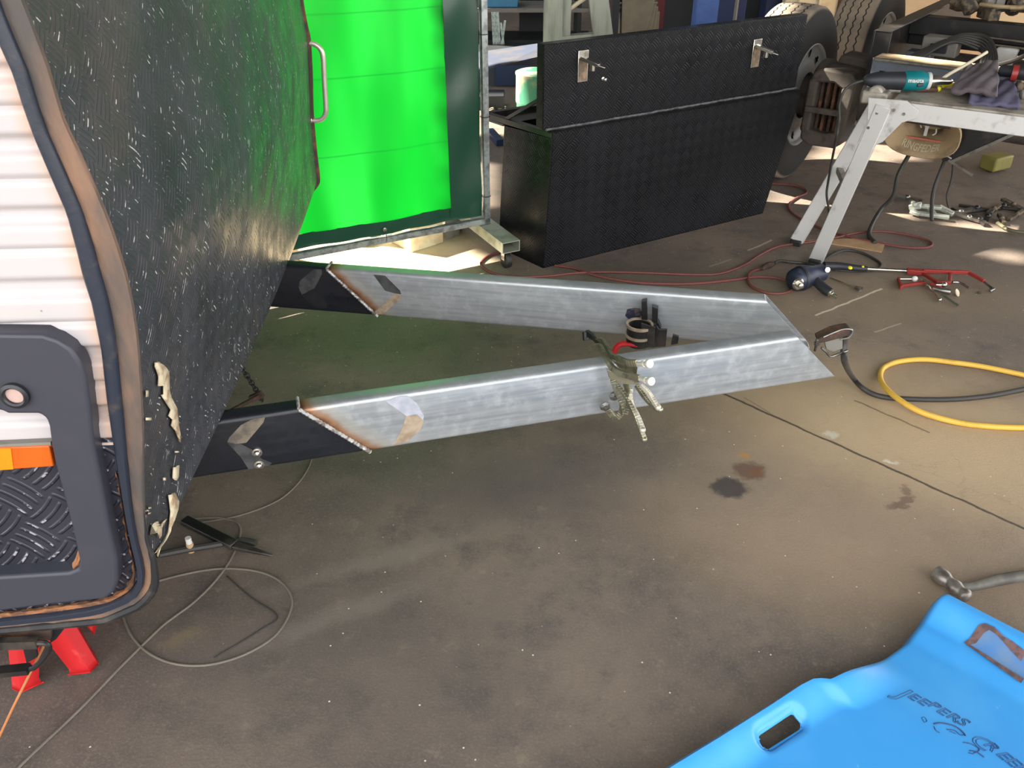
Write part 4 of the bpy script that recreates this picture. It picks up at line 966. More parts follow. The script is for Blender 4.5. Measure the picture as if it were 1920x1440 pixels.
# long reach red locking clamp
rc_ = thing('long_reach_clamp', 'long red locking clamp with a bare round bar handle on the floor', 'clamp', G(1730, 515))
zc = .018
lab(MB().cyl(G(1626, 504, zc), G(1703, 508, zc), .0085, n=14).build('bar_handle', m_chrome, rc_, smooth=True), 'bare silver bar')
mb = MB(); mb.bar(G(1700, 508, zc), G(1735, 511, zc), .028, .022); mb.bar(G(1730, 508, zc + .006), G(1818, 511, zc + .006), .014, .016); mb.bar(G(1816, 511, zc + .006), G(1845, 527, zc), .013, .014)
mb.bar(G(1730, 512, zc), G(1757, 529, zc), .013, .014); mb.bar(G(1755, 529, zc), G(1780, 530, zc), .013, .014)
mb.bar(G(1780, 531, zc), G(1782, 512, zc), .012, .014); mb.build('red_body', m_dred, rc_, bevel=.002)
mb = MB(); mb.tube(cr(gp([(1843, 526), (1852, 534), (1862, 541)], .014), 4), .005, 8); mb.cyl(G(1858, 545, .003), G(1866, 541, .015), .012, .006, 10); mb.tube(cr(gp([(1786, 529), (1800, 530), (1818, 540)], .014), 4), .0055, 8); mb.cyl(G(1836, 549, .002), G(1838, 547, .01), .009, .006, 8)
lab(mb.build('jaw_tips', m_steel, rc_, smooth=True), 'steel swivel tips')
rd = thing('red_clamp', 'small red screw clamp with a white knob below the long red clamp', 'clamp', G(1725, 535))
mb = MB(); mb.bar(G(1688, 536, .014), G(1732, 530, .018), .012, .012); mb.bar(G(1684, 522, .012), G(1690, 540, .012), .01, .016); mb.bar(G(1730, 526, .02), G(1765, 540, .016), .012, .012); mb.build('frame', m_dred, rd, bevel=.0015)
lab(MB().ball(G(1715, 523, .02), .013, 12).build('knob', m_white, rd, smooth=True), 'round white knob')
mb = MB(); mb.cyl(G(1688, 523, .012), G(1712, 523, .018), .004, n=8); mb.cyl(G(1742, 535, .014), G(1762, 563, .008), .0042, n=8); mb.ball(G(1762, 562, .01), .008, 8); mb.bar(G(1730, 527, .022), G(1740, 534, .022), .016, .02); mb.build('screw', m_chrome, rd, smooth=40)
gt = thing('angle_clamp', 'small steel screw clamp with a cream round pad on the floor', 'clamp', G(1780, 550))
mb = MB(); mb.tube(cr(gp([(1750, 540), (1765, 544), (1782, 547)], .016), 3), [.007, .007, .008, .010, .012, .013, .013], 10); mb.cyl(G(1766, 552, .012), G(1797, 573, .006), .0045, n=8); mb.build('barrel', m_steel, gt, smooth=True)
lab(MB().lathe([(.004, 0), (.016, 0), (.017, .003), (.012, .006), (.005, .006)], G(1794, 549, .012), V((.6, -.5, .5)), 16).build('pad', m_cream, gt, smooth=40), 'cream round pad')
mb = MB(); mb.ball(G(1770, 534, .025), .013, 10); mb.cyl(G(1755, 534, .02), G(1770, 534, .025), .009, n=10); mb.build('lock_nut', m_chrome, gt, smooth=True)

# ------------------------------------------------------------------ truck chassis seen from behind
TW = V((1.603, 4.751, 0)); ta = math.radians(-37); TA = V((math.cos(ta), math.sin(ta), 0)); TT = V((-TA.y, TA.x, 0))
def T3(p, q, z): return TW + TA * p + TT * q + UP * z
TM = Matrix.Translation(TW) @ Matrix.Rotation(ta, 4, 'Z')          # local x = across, y = forward, z = up
tr = thing('truck_chassis', 'bare rear end of a truck chassis with dusty tyres, brake and tow coupling', 'truck', T3(.5, 1, 0))
def wheel(q, label):
    R = .453; w = .25; o = T3(-w / 2, q, R); mb = MB(); prof = []
    half = [(.265, .118), (.30, .128), (.345, .134), (.39, .130), (.42, .120), (.436, .112), (.446, .100), (.451, .06), (.453, .0)]
    prof = half + [(r, -h) for r, h in half[::-1][1:]]
    n = 96; rows = []; uv = []
    for i in range(n + 1):
        a = 2 * math.pi * i / n; rows.append([o + TA * h + (TT * math.cos(a) + UP * math.sin(a)) * r for r, h in prof]); uv.append([(a * R, h if abs(h) < .1125 and r > .43 else (.13 if h > 0 else -.13)) for r, h in prof])
    mb.grid(rows, uv); wt = mb.build('tyre', m_tyre, tr, smooth=60); lab(wt, label)
    rm = MB(); prf = [(.268, .116), (.262, .122), (.255, .116), (.25, .104)] + [(lerp(.248, .165, k / 12), .098 - .012 * math.sin(math.pi * k / 12)) for k in range(13)] + [(.15, .10), (.12, .11), (.12, .09), (.16, .07), (.245, .07), (.262, .0), (.262, -.118), (.268, -.118)]
    rm.lathe(prf, o, TA, 120, False); cs_ = []
    for k in range(10):
        a = 2 * math.pi * (k + .3) / 10; cs_.append(o + (TT * math.cos(a) + UP * math.sin(a)) * .213)
    def inhole(f):
        c = sum((rm.v[i] for i in f), V()) / len(f); h = (c - o).dot(TA); c = c - TA * h
        return h > .065 and any((c - q).length < .021 for q in cs_)
    rm.f = [f for f in rm.f if not inhole(f)]
    ro = rm.build('wheel_rim', m_rim, wt, smooth=50)
    MB().cyl(o - TA * .05, o - TA * .04, .255, n=40).build('brake_drum', m_tool, ro)
    return o
wheel(0, 'sunlit zigzag treaded tyre'); wheel(1.3, 'shaded worn tyre behind')
# brake, hub and axle
bk = MB(TM)
bk.lathe([(.10, -.03), (.11, .04), (.19, .05), (.20, .06), (.20, .095), (.15, .105), (.13, .12), (.10, .14), (.085, .2), (.085, .3)], (.0, 0, .453), (1, 0, 0), 40)
lab(bk.build('brake_disc', m_cast, tr, smooth=40), 'dusty brake disc and hub')
bc = MB(TM)
bc.prism([(.075, -.25, .56), (.13, -.25, .585), (.20, -.25, .59), (.245, -.25, .565), (.31, -.25, .56), (.315, -.25, .61), (.28, -.25, .645), (.14, -.25, .655), (.09, -.25, .63)], (0, .2, 0))
bc.prism([(.075, -.25, .36), (.12, -.25, .345), (.2, -.25, .335), (.25, -.25, .35), (.30, -.25, .36), (.30, -.25, .30), (.26, -.25, .27), (.13, -.25, .265), (.08, -.25, .29)], (0, .2, 0))
bc.prism([(.07, -.25, .33), (.118, -.25, .33), (.125, -.25, .59), (.075, -.25, .60)], (0, .17, 0)); bc.prism([(.245, -.25, .33), (.30, -.25, .33), (.31, -.25, .60), (.245, -.25, .59)], (0, .17, 0))
bc.prism([(.11, -.05, .56), (.30, -.05, .56), (.30, -.05, .68), (.15, -.05, .69)], (0, .16, 0))
cal = bc.build('brake_caliper', m_cast, tr, bevel=.012); lab(cal, 'heavy dusty brake caliper with a window')
pd_ = MB(TM)
for k in range(4): pd_.box((.135 + k * .032, -.17, .46), (.014, .05 + .02 * (k % 2), .25))
pd_.box((.185, -.12, .46), (.14, .02, .26)); lab(pd_.build('brake_pads', m_rust, cal), 'rusty brake pads')
lab(MB(TM).bar((.085, -.262, .452), (.265, -.262, .452), .022, .028).build('pad_retainer', m_cast, cal, bevel=.003), 'pad retainer bar')
am = MB(TM); am.cyl((.24, -.05, .52), (.46, -.05, .56), .07, .075, 24); am.cyl((.46, -.05, .56), (.5, -.05, .565), .09, .085, 24); lab(am.build('brake_chamber', m_grey, tr, smooth=40), 'grey brake chamber')
MB(TM).cyl((.2, 0, .453), (1.3, 0, .453), .075, n=20).build('axle', m_cast, tr, smooth=True)
MB(TM).cyl((.2, 1.3, .453), (1.3, 1.3, .453), .075, n=20).build('axle', m_cast, tr, smooth=True)
# frame rails (C sections) and cross members
for p0, sg in ((.345, 1), (1.20, -1)):
    fr_ = MB(TM); q0 = -.24; q1 = 1.9; t = .008
    fr_.box((p0, (q0 + q1) / 2, .735), (t, q1 - q0, .235)); fr_.box((p0 + sg * .038, (q0 + q1) / 2, .852), (.076, q1 - q0, t)); fr_.box((p0 + sg * .038, (q0 + q1) / 2, .618), (.076, q1 - q0, t))
    if sg == 1: fr_.box((p0 + .04, -.235, .735), (.08, .006, .235))
    lab(fr_.build('frame_rail', m_oil, tr, bevel=.002), 'oily black frame rail')
cm = MB(TM)
pl_ = [(.40, .60), (1.22, .60), (1.22, .75), (.40, .75)]
import itertools
def holed(mb, x0, x1, z0, z1, y, holes, t=.006):
    nx, nz = 84, 16
    for i in range(nx):
        for k in range(nz):
            xa, xb = lerp(x0, x1, i / nx), lerp(x0, x1, (i + 1) / nx); za, zb_ = lerp(z0, z1, k / nz), lerp(z0, z1, (k + 1) / nz)
            cx, cz = (xa + xb) / 2, (za + zb_) / 2
            if any(((cx - hx) / ra) ** 2 + ((cz - hz) / rb_) ** 2 < 1 for hx, hz, ra, rb_ in holes): continue
            mb.add([(xa, y, za), (xb, y, za), (xb, y, zb_), (xa, y, zb_)], [(0, 1, 2, 3)])
holed(cm, .40, 1.22, .60, .75, -.37, [(.455, .665, .038, .038), (.60, .665, .04, .034), (.78, .66, .04, .034), (1.0, .665, .04, .034)])
co_ = cm.build('rear_cross_member', m_plate, tr, solid=.006); lab(co_, 'blue grey cross member pierced with round holes')
fg = MB(TM); fg.box((.81, -.30, .752), (.82, .15, .008)); lab(fg.build('top_flange', m_dust, co_, bevel=.002), 'sunlit dusty top flange')
ch2 = MB(TM); ch2.bar((.40, -.378, .752), (1.22, -.378, .752), .012, .014); lab(ch2.build('edge_strip', m_chrome, co_, bevel=.003), 'bright leading edge')
c3m = MB(TM); c3m.box((.80, .42, .80), (.90, .10, .09)); c3m.box((.80, .42, .73), (.9, .03, .06)); lab(c3m.build('cross_member', m_oil, tr, bevel=.003), 'black middle cross member')
gb = MB(TM); gb.box((.56, .22, .74), (.17, .1, .09)); lab(gb.build('junction_box', m_grey, tr, bevel=.006), 'grey junction box')
gb = MB(TM); gb.box((.56, .165, .735), (.08, .02, .04)); gb.build('connector_block', m_tool, tr, bevel=.002)
MB(TM).box((.47, .22, .68), (.12, .1, .05)).build('valve_block', m_plate, tr, bevel=.004)
at_ = MB(TM); at_.prism([(.78, .32, .60), (.88, .32, .60), (.905, .32, .75), (.805, .32, .75)], (0, -.04, 0)); lab(at_.build('white_tank', m_white, tr, bevel=.01), 'pale tank end')
for k in range(6):
    hs = MB(TM); a = .012 * k
    pts = [(.44 + a, -.05 + a, .69), (.52 + a, .1, .74 + a * .3), (.64, .22 - a, .80 - a * .4), (.76 - a * .4, .22, .80 - a), (.84 - a, .1, .74), (.86 - a, .0, .68)]
    hs.tube(cr(pts, 5), .008, 7); hs.build('brake_hose', m_cable, tr, smooth=True)
hs = MB(TM); hs.tube(cr([(.78, -.1, .70), (.92, .0, .74), (1.02, .12, .80), (1.12, .3, .84)], 5), .011, 8); hs.build('brake_hose', m_cable, tr, smooth=True)
for zz_, rr in ((.86, .006), (.89, .006)):
    MB(TM).cyl((.70, .35, zz_ - .11), (1.25, .30, zz_ - .11), rr, n=8).build('brake_pipe', m_chrome, tr, smooth=True)
# parts piled on the frame
rnd = random.Random(3)
for k in range(40):
    f = rnd.random(); p = .42 + rnd.random() * .8; q = .38 + rnd.random() * .42; z = .865 + rnd.random() * .06; m = rnd.choice([m_bits, m_rust, m_oil, m_grey, m_bits, m_dust]); mb = MB(TM)
    if k % 3 == 0:
        mb.tube(cr([(p, q, z), (p + rnd.uniform(.05, .2), q + rnd.uniform(-.1, .1), z + rnd.uniform(-.02, .07)), (p + rnd.uniform(.2, .45), q + rnd.uniform(-.15, .15), z)], 4), rnd.uniform(.006, .014), 7); mb.build('chassis_pipe', m, tr, smooth=True)
    elif k % 3 == 1:
        r = rnd.uniform(.02, .045); h = rnd.uniform(.05, .12); d = V((rnd.uniform(-1, 1), rnd.uniform(-1, 1), rnd.uniform(0, .6))); mb.lathe([(r * .6, -.01), (r, 0), (r, h * .5), (r * .7, h * .55), (r * .7, h), (r * .4, h * 1.1)], (p, q, z), d, 12); mb.build('air_valve', m, tr, smooth=40)
    else:
        mb.box((p, q, z), (rnd.uniform(.05, .14), rnd.uniform(.05, .1), rnd.uniform(.04, .07)), Matrix.Rotation(rnd.uniform(-1, 1), 3, 'Z')); mb.cyl((p, q, z), (p + .03, q - .06, z + .03), .012, n=8); mb.build('bracket', m, tr, bevel=.005)
# tow coupling
tc_ = MB(TM); Pc, Zc = .70, .450
def sup(sx_, sz_, q, n=40, sh=0.0):
    o = []
    for k in range(n):
        a = 2 * math.pi * k / n; ca, sa_ = math.cos(a), math.sin(a); e = .8
        o.append((Pc + sx_ * math.copysign(abs(ca) ** e, ca), q, Zc + sh + sz_ * math.copysign(abs(sa_) ** e, sa_)))
    return o
rings = [sup(.165, .098, -.37), sup(.172, .104, -.405), sup(.168, .100, -.412), sup(.155, .088, -.40), sup(.07, .04, -.30, sh=.018), sup(.05, .03, -.22, sh=.018)]
k = len(tc_.v)
for r in rings: tc_.v += [V(p) for p in r]
n = 40
for i in range(len(rings) - 1):
    for j in range(n): tc_.f.append((i * n + j, i * n + (j + 1) % n, (i + 1) * n + (j + 1) % n, (i + 1) * n + j))
tc_.f.append(tuple(range(5 * n, 6 * n)))
tco = tc_.build('tow_coupling', m_dust, tr, smooth=45, recalc=False); lab(tco, 'bell mouth tow coupling with raised lettering')
hk = MB(TM); hk.prism([(.685, -.33, .50), (.715, -.33, .50), (.706, -.33, .465), (.706, -.33, .43), (.692, -.33, .43), (.692, -.33, .465)], (0, .01, 0)); hk.tube(cr([(.672, -.33, .50), (.668, -.33, .48), (.675, -.33, .465)], 3), .003, 6); hk.tube(cr([(.742, -.33, .47), (.744, -.33, .45), (.732, -.33, .44)], 3), .004, 6)
lab(hk.build('coupling_pin', m_white, tco), 'pale coupling pin'); 
cu = bpy.data.curves.new('t', 'FONT'); cu.body = 'RINGFEDER'; cu.size = .038; cu.extrude = .0015; cu.offset = .0005; cu.resolution_u = 2; cu.align_x = 'CENTER'
to = bpy.data.objects.new('t', cu); COL.objects.link(to); bpy.context.view_layer.update()
me = bpy.data.meshes.new_from_object(to.evaluated_get(bpy.context.evaluated_depsgraph_get())); mb = MB(TM)
fb = BVHTree.FromPolygons([V(p) for p in tc_.v], tc_.f)
for v in me.vertices:
    x_ = v.co.x * .86; z_ = Zc - .079 + (v.co.y) * .95 + 2.2 * x_ * x_
    hit = fb.ray_cast(V((Pc + x_, -.6, z_)), V((0, 1, 0))); yy = hit[0].y if hit[0] else -.38
    mb.v.append(V((Pc + x_, yy - .002 - (v.co.z + .0015), z_)))
mb.f = [tuple(p.vertices) for p in me.polygons]; bpy.data.objects.remove(to); bpy.data.curves.remove(cu); bpy.data.meshes.remove(me)
lab(mb.build('raised_lettering', m_cream, tco), 'raised letters RINGFEDER')
rl = MB(TM); rl.box((Pc, -.335, Zc - .034), (.17, .008, .008)); lab(rl.build('red_seal', mat('orange_primer', C(206, 120, 92), .6), tco), 'orange red line above the letters')
MB(TM).box((Pc, -.27, .54), (.22, .16, .12)).build('coupling_block', m_cast, tr, bevel=.01)
gp_ = MB(TM); gp_.prism([(.80, -.33, .58), (1.14, -.33, .58), (1.13, -.33, .555), (.84, -.33, .33), (.80, -.33, .33)], (0, .02, 0)); lab(gp_.build('gusset_plate', m_oil, tr, bevel=.002), 'dark triangular gusset plate')
gp_ = MB(TM); gp_.bar((1.135, -.335, .555), (.845, -.335, .335), .012, .014); lab(gp_.build('gusset_edge', m_steel, tr), 'bright gusset edge')
for pts, r in (([(.66, -.33, .36), (.64, -.4, .25), (.64, -.4, .14), (.60, -.42, .06), (.62, -.62, .015), (.68, -.72, .012)], .0105), ([(.82, -.3, .40), (.80, -.28, .28), (.80, -.32, .16), (.84, -.4, .06)], .009), ([(.84, -.33, .38), (.86, -.3, .25), (.86, -.3, .16), (.88, -.28, .1)], .005)):
    MB(TM).tube(cr(pts, 6), r, 8).build('hanging_hose', m_cable, tr, smooth=True)
lv = MB(TM); lv.bar((.83, -.33, .34), (.95, -.33, .29), .02, .012); lv.cyl((.76, -.32, .38), (.84, -.32, .345), .012, n=8); lab(lv.build('release_lever', m_steel, tr), 'steel release lever')

# ------------------------------------------------------------------ aluminium work platform
ZB = .75
bs, be = G(1652, 182, ZB), G(2060, 232, ZB); bdr = (be - bs); bdr.z = 0; bdr.normalize(); bnn = V((-bdr.y, bdr.x, 0))
def Bp(x, y, z): return bs + bdr * x + bnn * y + UP * (z - ZB)
BMx = Matrix.Translation(V((bs.x, bs.y, 0))) @ Matrix.Rotation(math.atan2(bdr.y, bdr.x), 4, 'Z')
wp = thing('work_platform', 'folding aluminium work platform with splayed legs, loaded with tools', 'bench', Bp(.45, .15, 0))
mb = MB(BMx); mb.box((.55, .15, ZB - .006), (1.0, .30, .012)); lab(mb.build('deck', m_alud, wp, bevel=.002), 'dirty deck')
for y_ in (.008, .292):
    mb = MB(BMx); mb.box((.57, y_, ZB - .042), (.98, .016, .075)); lab(mb.build('side_beam', m_alu, wp, bevel=.003), 'white aluminium side beam')
fA, fB = G(1529, 493), G(1493, 457)
def legp(top, foot, y_, nm):
    t0 = V(top); t0w = BMx @ t0; ft = V(foot); mb = MB(); d = (ft - t0w).normalized()
    mb.bar(t0w, ft + UP * .015, .03, .062, bnn.cross(d), ); lab(mb.build('leg', m_alu, wp, bevel=.003), nm)
    fo = MB(); fo.box(ft + UP * .012, (.05, .07, .024), Matrix.Rotation(math.atan2(bdr.y, bdr.x), 3, 'Z')); fo.build('foot', m_rub, wp, bevel=.004)
    return t0w, ft
tA, fA = legp((.02, -.004, ZB - .03), fA, 0, 'front splayed leg'); tB, fB = legp((-.03, .29, ZB - .02), fB, 0, 'rear splayed leg')
for fz in (.18, .50, .86):
    a_, b_ = fA + (tA - fA) * fz, fB + (tB - fB) * fz
    lab(MB().bar(a_, b_, .028, .028).build('rung', m_alud, wp, bevel=.004), 'leg rung') if fz != .18 else None
hp2 = MB(BMx); hp2.prism([(-.045, -.012, ZB - .005), (.10, -.012, ZB + .0), (.15, -.012, ZB - .03), (.15, -.012, ZB - .06), (.10, -.012, ZB - .085), (.045, -.012, ZB - .17), (-.005, -.012, ZB - .20), (-.05, -.012, ZB - .19), (-.03, -.012, ZB - .1)], (0, .006, 0))
lab(hp2.build('hinge_plate', m_alu, wp, bevel=.002), 'front hinge plate')
hp2 = MB(BMx); hp2.prism([(-.07, .30, ZB + .0), (.04, .30, ZB + .01), (.04, .30, ZB - .1), (-.06, .30, ZB - .16), (-.09, .30, ZB - .1)], (0, .006, 0)); lab(hp2.build('hinge_plate', m_alud, wp, bevel=.002), 'rear hinge plate')
ec_ = MB(BMx); ec_.box((-.03, .16, ZB - .015), (.10, .27, .05)); ec_.cyl((-.03, .03, ZB + .005), (-.03, .12, ZB + .005), .028, n=14); lab(ec_.build('end_casting', m_alud, wp, bevel=.008), 'grimy end casting')
bo_ = MB(BMx)
for x_, z_ in ((.0, ZB - .06), (-.02, ZB - .12), (.06, ZB - .04), (.1, ZB - .05)): bo_.cyl((x_, -.013, z_), (x_, -.018, z_), .006, n=8)
bo_.build('rivets', m_steel, wp)
# far-end leg pair of the platform (outside the frame)
legp((1.02, -.004, ZB - .03), BMx @ V((1.13, -.12, 0)), 0, 'front far leg'); legp((1.04, .29, ZB - .03), BMx @ V((1.15, .4, 0)), 0, 'rear far leg')

# tools on the platform
dg = thing('die_grinder', 'teal and black electric die grinder lying on the platform with its cord hanging', 'power tool', Bp(.1, .2, ZB + .03))
g0, g1 = G(1628, 150, ZB + .045), G(1745, 152, ZB + .045); gd = (g1 - g0).normalized(); GL = (g1 - g0).length
def gg(f): return g0 + (g1 - g0) * f
MB().lathe([(.010, -.02), (.020, -.01), (.026, .01), (.032, .03), (.033, GL * .3), (.034, GL * .56)], gg(0), gd, 24).build('rear_grip', m_tool, dg, smooth=45)
bt_ = MB().lathe([(.034, 0), (.038, .004), (.039, GL * .25), (.037, GL * .3), (.031, GL * .37)], gg(.56), gd, 24).build('body', m_teal, dg, smooth=45); lab(bt_, 'teal motor body')
MB().lathe([(.031, 0), (.033, .004), (.033, GL * .05), (.024, GL * .06)], gg(.93), gd, 24).build('collar', m_white, dg, smooth=45)
lab(MB().lathe([(.022, 0), (.022, .03), (.014, .045), (.013, .075), (.009, .085), (.004, .09)], gg(.985), gd, 20).build('collet', m_chrome, dg, smooth=45), 'silver collet')
cu = bpy.data.curves.new('t', 'FONT'); cu.body = 'makita'; cu.size = .023; cu.extrude = .0004; cu.offset = .0002; cu.resolution_u = 2
to = bpy.data.objects.new('t', cu); COL.objects.link(to); bpy.context.view_layer.update(); me = bpy.data.meshes.new_from_object(to.evaluated_get(bpy.context.evaluated_depsgraph_get())); mb = MB()
nv = (V((0, -1, .25)) - gd * V((0, -1, .25)).dot(gd)).normalized(); ev = nv.cross(gd); ev = ev if ev.z > 0 else -ev; bb_ = gg(.585) + nv * .0395 - ev * .008
for v in me.vertices:
    yy = v.co.y; mb.v.append(bb_ + gd * v.co.x + ev * yy + nv * (v.co.z - yy * yy * 12 + .0003))
mb.f = [tuple(p.vertices) for p in me.polygons]; bpy.data.objects.remove(to); bpy.data.curves.remove(cu); bpy.data.meshes.remove(me)
lab(mb.build('white_lettering', m_white, bt_), 'white maker name on the teal body')
lab(MB().bar(gg(.74) + nv * .034 - ev * .018, gg(.84) + nv * .034 - ev * .014, .014, .012, nv).build('slide_switch', m_tool, bt_, bevel=.003), 'dark switch')
cord = [gg(-.03), Yp(1600, 157, g0.y + .0), Yp(1583, 170, g0.y - .02), Yp(1574, 195, g0.y - .02), Yp(1574, 225, g0.y - .03), Yp(1568, 260, g0.y - .05), Yp(1560, 300, 3.75), Yp(1553, 340, 3.68), Yp(1550, 365, 3.65), Yp(1554, 392, 3.62), Yp(1556, 405, 3.66)]
lab(MB().tube(cr(cord, 5), .0052, 8).build('power_cord', m_cable, dg, smooth=True), 'black power cord looping down the legs')
def cloth(name, label, cat, m, corners, z, sag, n=22, seed=0, thick=.006, fold=.012):
    a, b, c, d = [G(x, y, zz) for (x, y), zz in zip(corners, z)]; rr = random.Random(seed); ph = [rr.uniform(0, 6) for _ in range(4)]; rows = []
    for i in range(n + 1):
        r = []
        for j in range(n + 1):
            u, v = i / n, j / n; p = a * (1 - u) * (1 - v) + b * u * (1 - v) + c * u * v + d * (1 - u) * v
            r.append(p + UP * (fold * (math.sin(u * 6 + ph[0] + v * 2) * .5 + math.sin(v * 7 + ph[1]) * .35 + .4) + .004 * math.sin(u * 19 + v * 13 + ph[2])) - UP * sag * sst(.82, 1, v) * 1.0)
        rows.append(r)
    return tag(MB().grid(rows).build(name, m, smooth=80, solid=thick), label, cat)
cloth('suede_glove', 'grey purple suede glove draped over the platform edge, lower of the two', 'glove', m_rag2, [(1818, 158), (1896, 152), (1913, 196), (1818, 186)], [ZB + .012, ZB + .012, ZB + .02, ZB + .02], .02, seed=4, thick=.014, fold=.008)
cloth('suede_glove', 'grey suede glove folded on top, right of the die grinder', 'glove', m_rag, [(1812, 126), (1868, 122), (1871, 173), (1784, 168)], [ZB + .04, ZB + .045, ZB + .052, ZB + .035], .012, seed=9, thick=.018, fold=.012)
tag(MB().tube(cr([G(1756, 158, ZB + .025), G(1775, 142, ZB + .045), G(1810, 122, ZB + .06), G(1850, 98, ZB + .085)], 5), .007, 8).build('brass_rod', m_cream, smooth=True), 'cream coloured rod leaning from the die grinder towards the truck', 'rod')
fl_ = thing('hand_tool', 'slim brown handled tool with a yellow end in front of the die grinder', 'tool', Bp(.35, .05, ZB))
a_, b_ = G(1712, 168, ZB + .012), G(1758, 168, ZB + .012); mb = MB(); mb.tube([a_, lerp(a_, b_, .3), lerp(a_, b_, .7), b_], [.006, .010, .010, .008], 8); mb.build('handle', m_rust, fl_, smooth=True)
mb = MB(); mb.ball(G(1760, 167, ZB + .014), .010, 10); lab(mb.build('yellow_end', m_yd, fl_, smooth=True), 'bright yellow end')
tag(MB().tube([G(1768, 161, ZB + .015), G(1788, 158, ZB + .015)], [.008, .006], 8).build('yellow_marker', m_yd, smooth=True), 'short yellow stub beside the grey glove', 'marker')
tag(MB().bar(G(1664, 169, ZB + .006), G(1688, 170, ZB + .006), .03, .012).build('steel_block', m_steel, bevel=.002), 'small bright steel block under the die grinder', 'block')
for k, (x_, y_, lb_, m) in enumerate([(1755, 156, 'cream grinding stone behind the yellow end', m_cream), (1774, 154, 'grey grinding stone beside the grey glove', m_grey)]):
    tag(MB().cyl(G(x_ - 6, y_, ZB + .02), G(x_ + 9, y_ + 2, ZB + .018), .010, n=10).build('grinding_stone', m, smooth=40), lb_, 'abrasive', None)
dr = thing('cordless_drill', 'dark drill with a red band lying behind the suede gloves', 'power tool', G(1905, 140, ZB + .05))
MB().lathe([(.012, 0), (.022, .01), (.024, .05), (.03, .06), (.031, .12), (.03, .2)], G(1872, 132, ZB + .06), (1, -.5, 0), 18).build('body', m_tool, dr, smooth=45)
lab(MB().lathe([(.0318, 0), (.0318, .022)], G(1897, 137, ZB + .06), (1, -.5, 0), 18).build('red_band', m_dred, dr, smooth=45), 'red band')
for k, (x_, y_, w__, m, lb_) in enumerate([(1908, 152, .035, m_cream, 'cream fitting at the right end of the platform'), (1903, 163, .045, m_bits, 'green brown fitting below the cream fitting'), (1912, 178, .04, m_grey, 'grey fitting at the edge of the platform')]):
    tag(MB().lathe([(w__ * .3, 0), (w__ * .5, .006), (w__ * .5, .02), (w__ * .3, .026), (w__ * .3, .05)], G(x_, y_, ZB + .015), (1, -.3, .2), 12).build('pipe_fitting', m, smooth=40), lb_, 'fitting')

# ------------------------------------------------------------------ red axle stand
js = thing('axle_stand', 'bright red axle stand under the caravan corner', 'axle stand', (G(175, 1262) + G(38, 1298)) / 2 + V((0, .08, 0)))
F1, F2 = G(176, 1258), G(38, 1298); dF = (F2 - F1); bk_ = V((-dF.y, dF.x, 0)); bk_ = bk_ if bk_.y > 0 else -bk_
F3, F4 = F1 + bk_ * 1.0, F2 + bk_ * 1.0; ctr = (F1 + F2 + F3 + F4) / 4
for Ft in (F1, F2, F3, F4):
    dd_ = (ctr - Ft); top = Ft + dd_ * .66 + UP * .27; r_ = dd_.normalized(); tn = V((-r_.y, r_.x, 0)); wb_, wt_ = .030, .046
    mb = MB(); rows = []
    for f in (0, .06, .5, 1):
        c = Ft + UP * .012 + (top - Ft - UP * .012) * f; ww = lerp(wb_, wt_, f) + (.004 if f == 0 else 0)
        rows.append([c - tn * ww + r_ * ww * .9, c - tn * ww * .35 - r_ * .004, c + tn * ww * .35 - r_ * .004, c + tn * ww + r_ * ww * .9])
    mb.grid(rows); mb2 = mb.build('leg', m_red, js, smooth=50, solid=.004)
    q = MB(); q.grid([[Ft + UP * .013 + (-tn * ww + r_ * ww * .9), Ft + UP * .013 - tn * ww * .35 - r_ * .006, Ft + UP * .013 + tn * ww * .35 - r_ * .006, Ft + UP * .013 + tn * ww + r_ * ww * .9] for ww in (wb_ + .003, wb_ + .008)]); q.build('foot_rim', m_red, mb2, solid=.004)
MB().prism([ctr + V((x, y, .24)) for x, y in ((-.05, -.05), (.05, -.05), (.05, .05), (-.05, .05))], UP * .035).build('collar', m_red, js, bevel=.004)
MB().cyl(ctr + UP * .26, ctr + UP * .44, .02, n=16).build('post', m_steel, js, smooth=True)
MB().prism([ctr + V((x, 0, z)) for x, z in ((-.05, .44), (.05, .44), (.055, .475), (.03, .455), (-.03, .455), (-.055, .475))], V((0, .03, 0))).build('saddle', m_oil, js)

# ------------------------------------------------------------------ wires and bits on the floor, left
def floorline(pts, r, m, label, cat, name, z=None, n=6): return tag(MB().tube(cr(gp(pts, z or r), n), r, 7).build(name, m, smooth=True), label, cat)
floorline([(20, 1455), (60, 1415), (150, 1330), (230, 1247), (300, 1178), (325, 1158), (365, 1128), (405, 1088), (435, 1045), (450, 1005), (449, 985), (435, 976), (405, 971), (375, 972), (350, 975)], .0028, m_wire, 'thin grey wire running from the lower left corner to under the caravan', 'wire', 'wire')
floorline([(270, 1098), (320, 1083), (380, 1070), (430, 1066), (485, 1072), (525, 1090), (546, 1118), (544, 1148), (520, 1188), (480, 1217), (430, 1238), (375, 1248), (320, 1243), (275, 1222), (245, 1190), (230, 1155)], .0028, m_wire, 'thin grey wire forming an oval loop below the caravan corner', 'wire', 'wire')
floorline([(340, 985), (400, 976), (440, 969), (490, 953), (530, 933), (560, 905), (578, 878), (584, 862)], .0022, m_wire, 'faint thin wire curving towards the near rail', 'wire', 'wire')
floorline([(425, 1080), (470, 1120), (520, 1155), (490, 1180), (450, 1205), (402, 1233)], .002, m_cable, 'thin dark wire with a sharp bend inside the oval wire loop', 'wire', 'wire')
oc_ = [Yp(92, 1192, 1.13), Yp(75, 1225, 1.12), Yp(50, 1275, 1.11), Yp(25, 1325, 1.09), Yp(0, 1378, 1.07), Yp(-30, 1440, 1.05)]
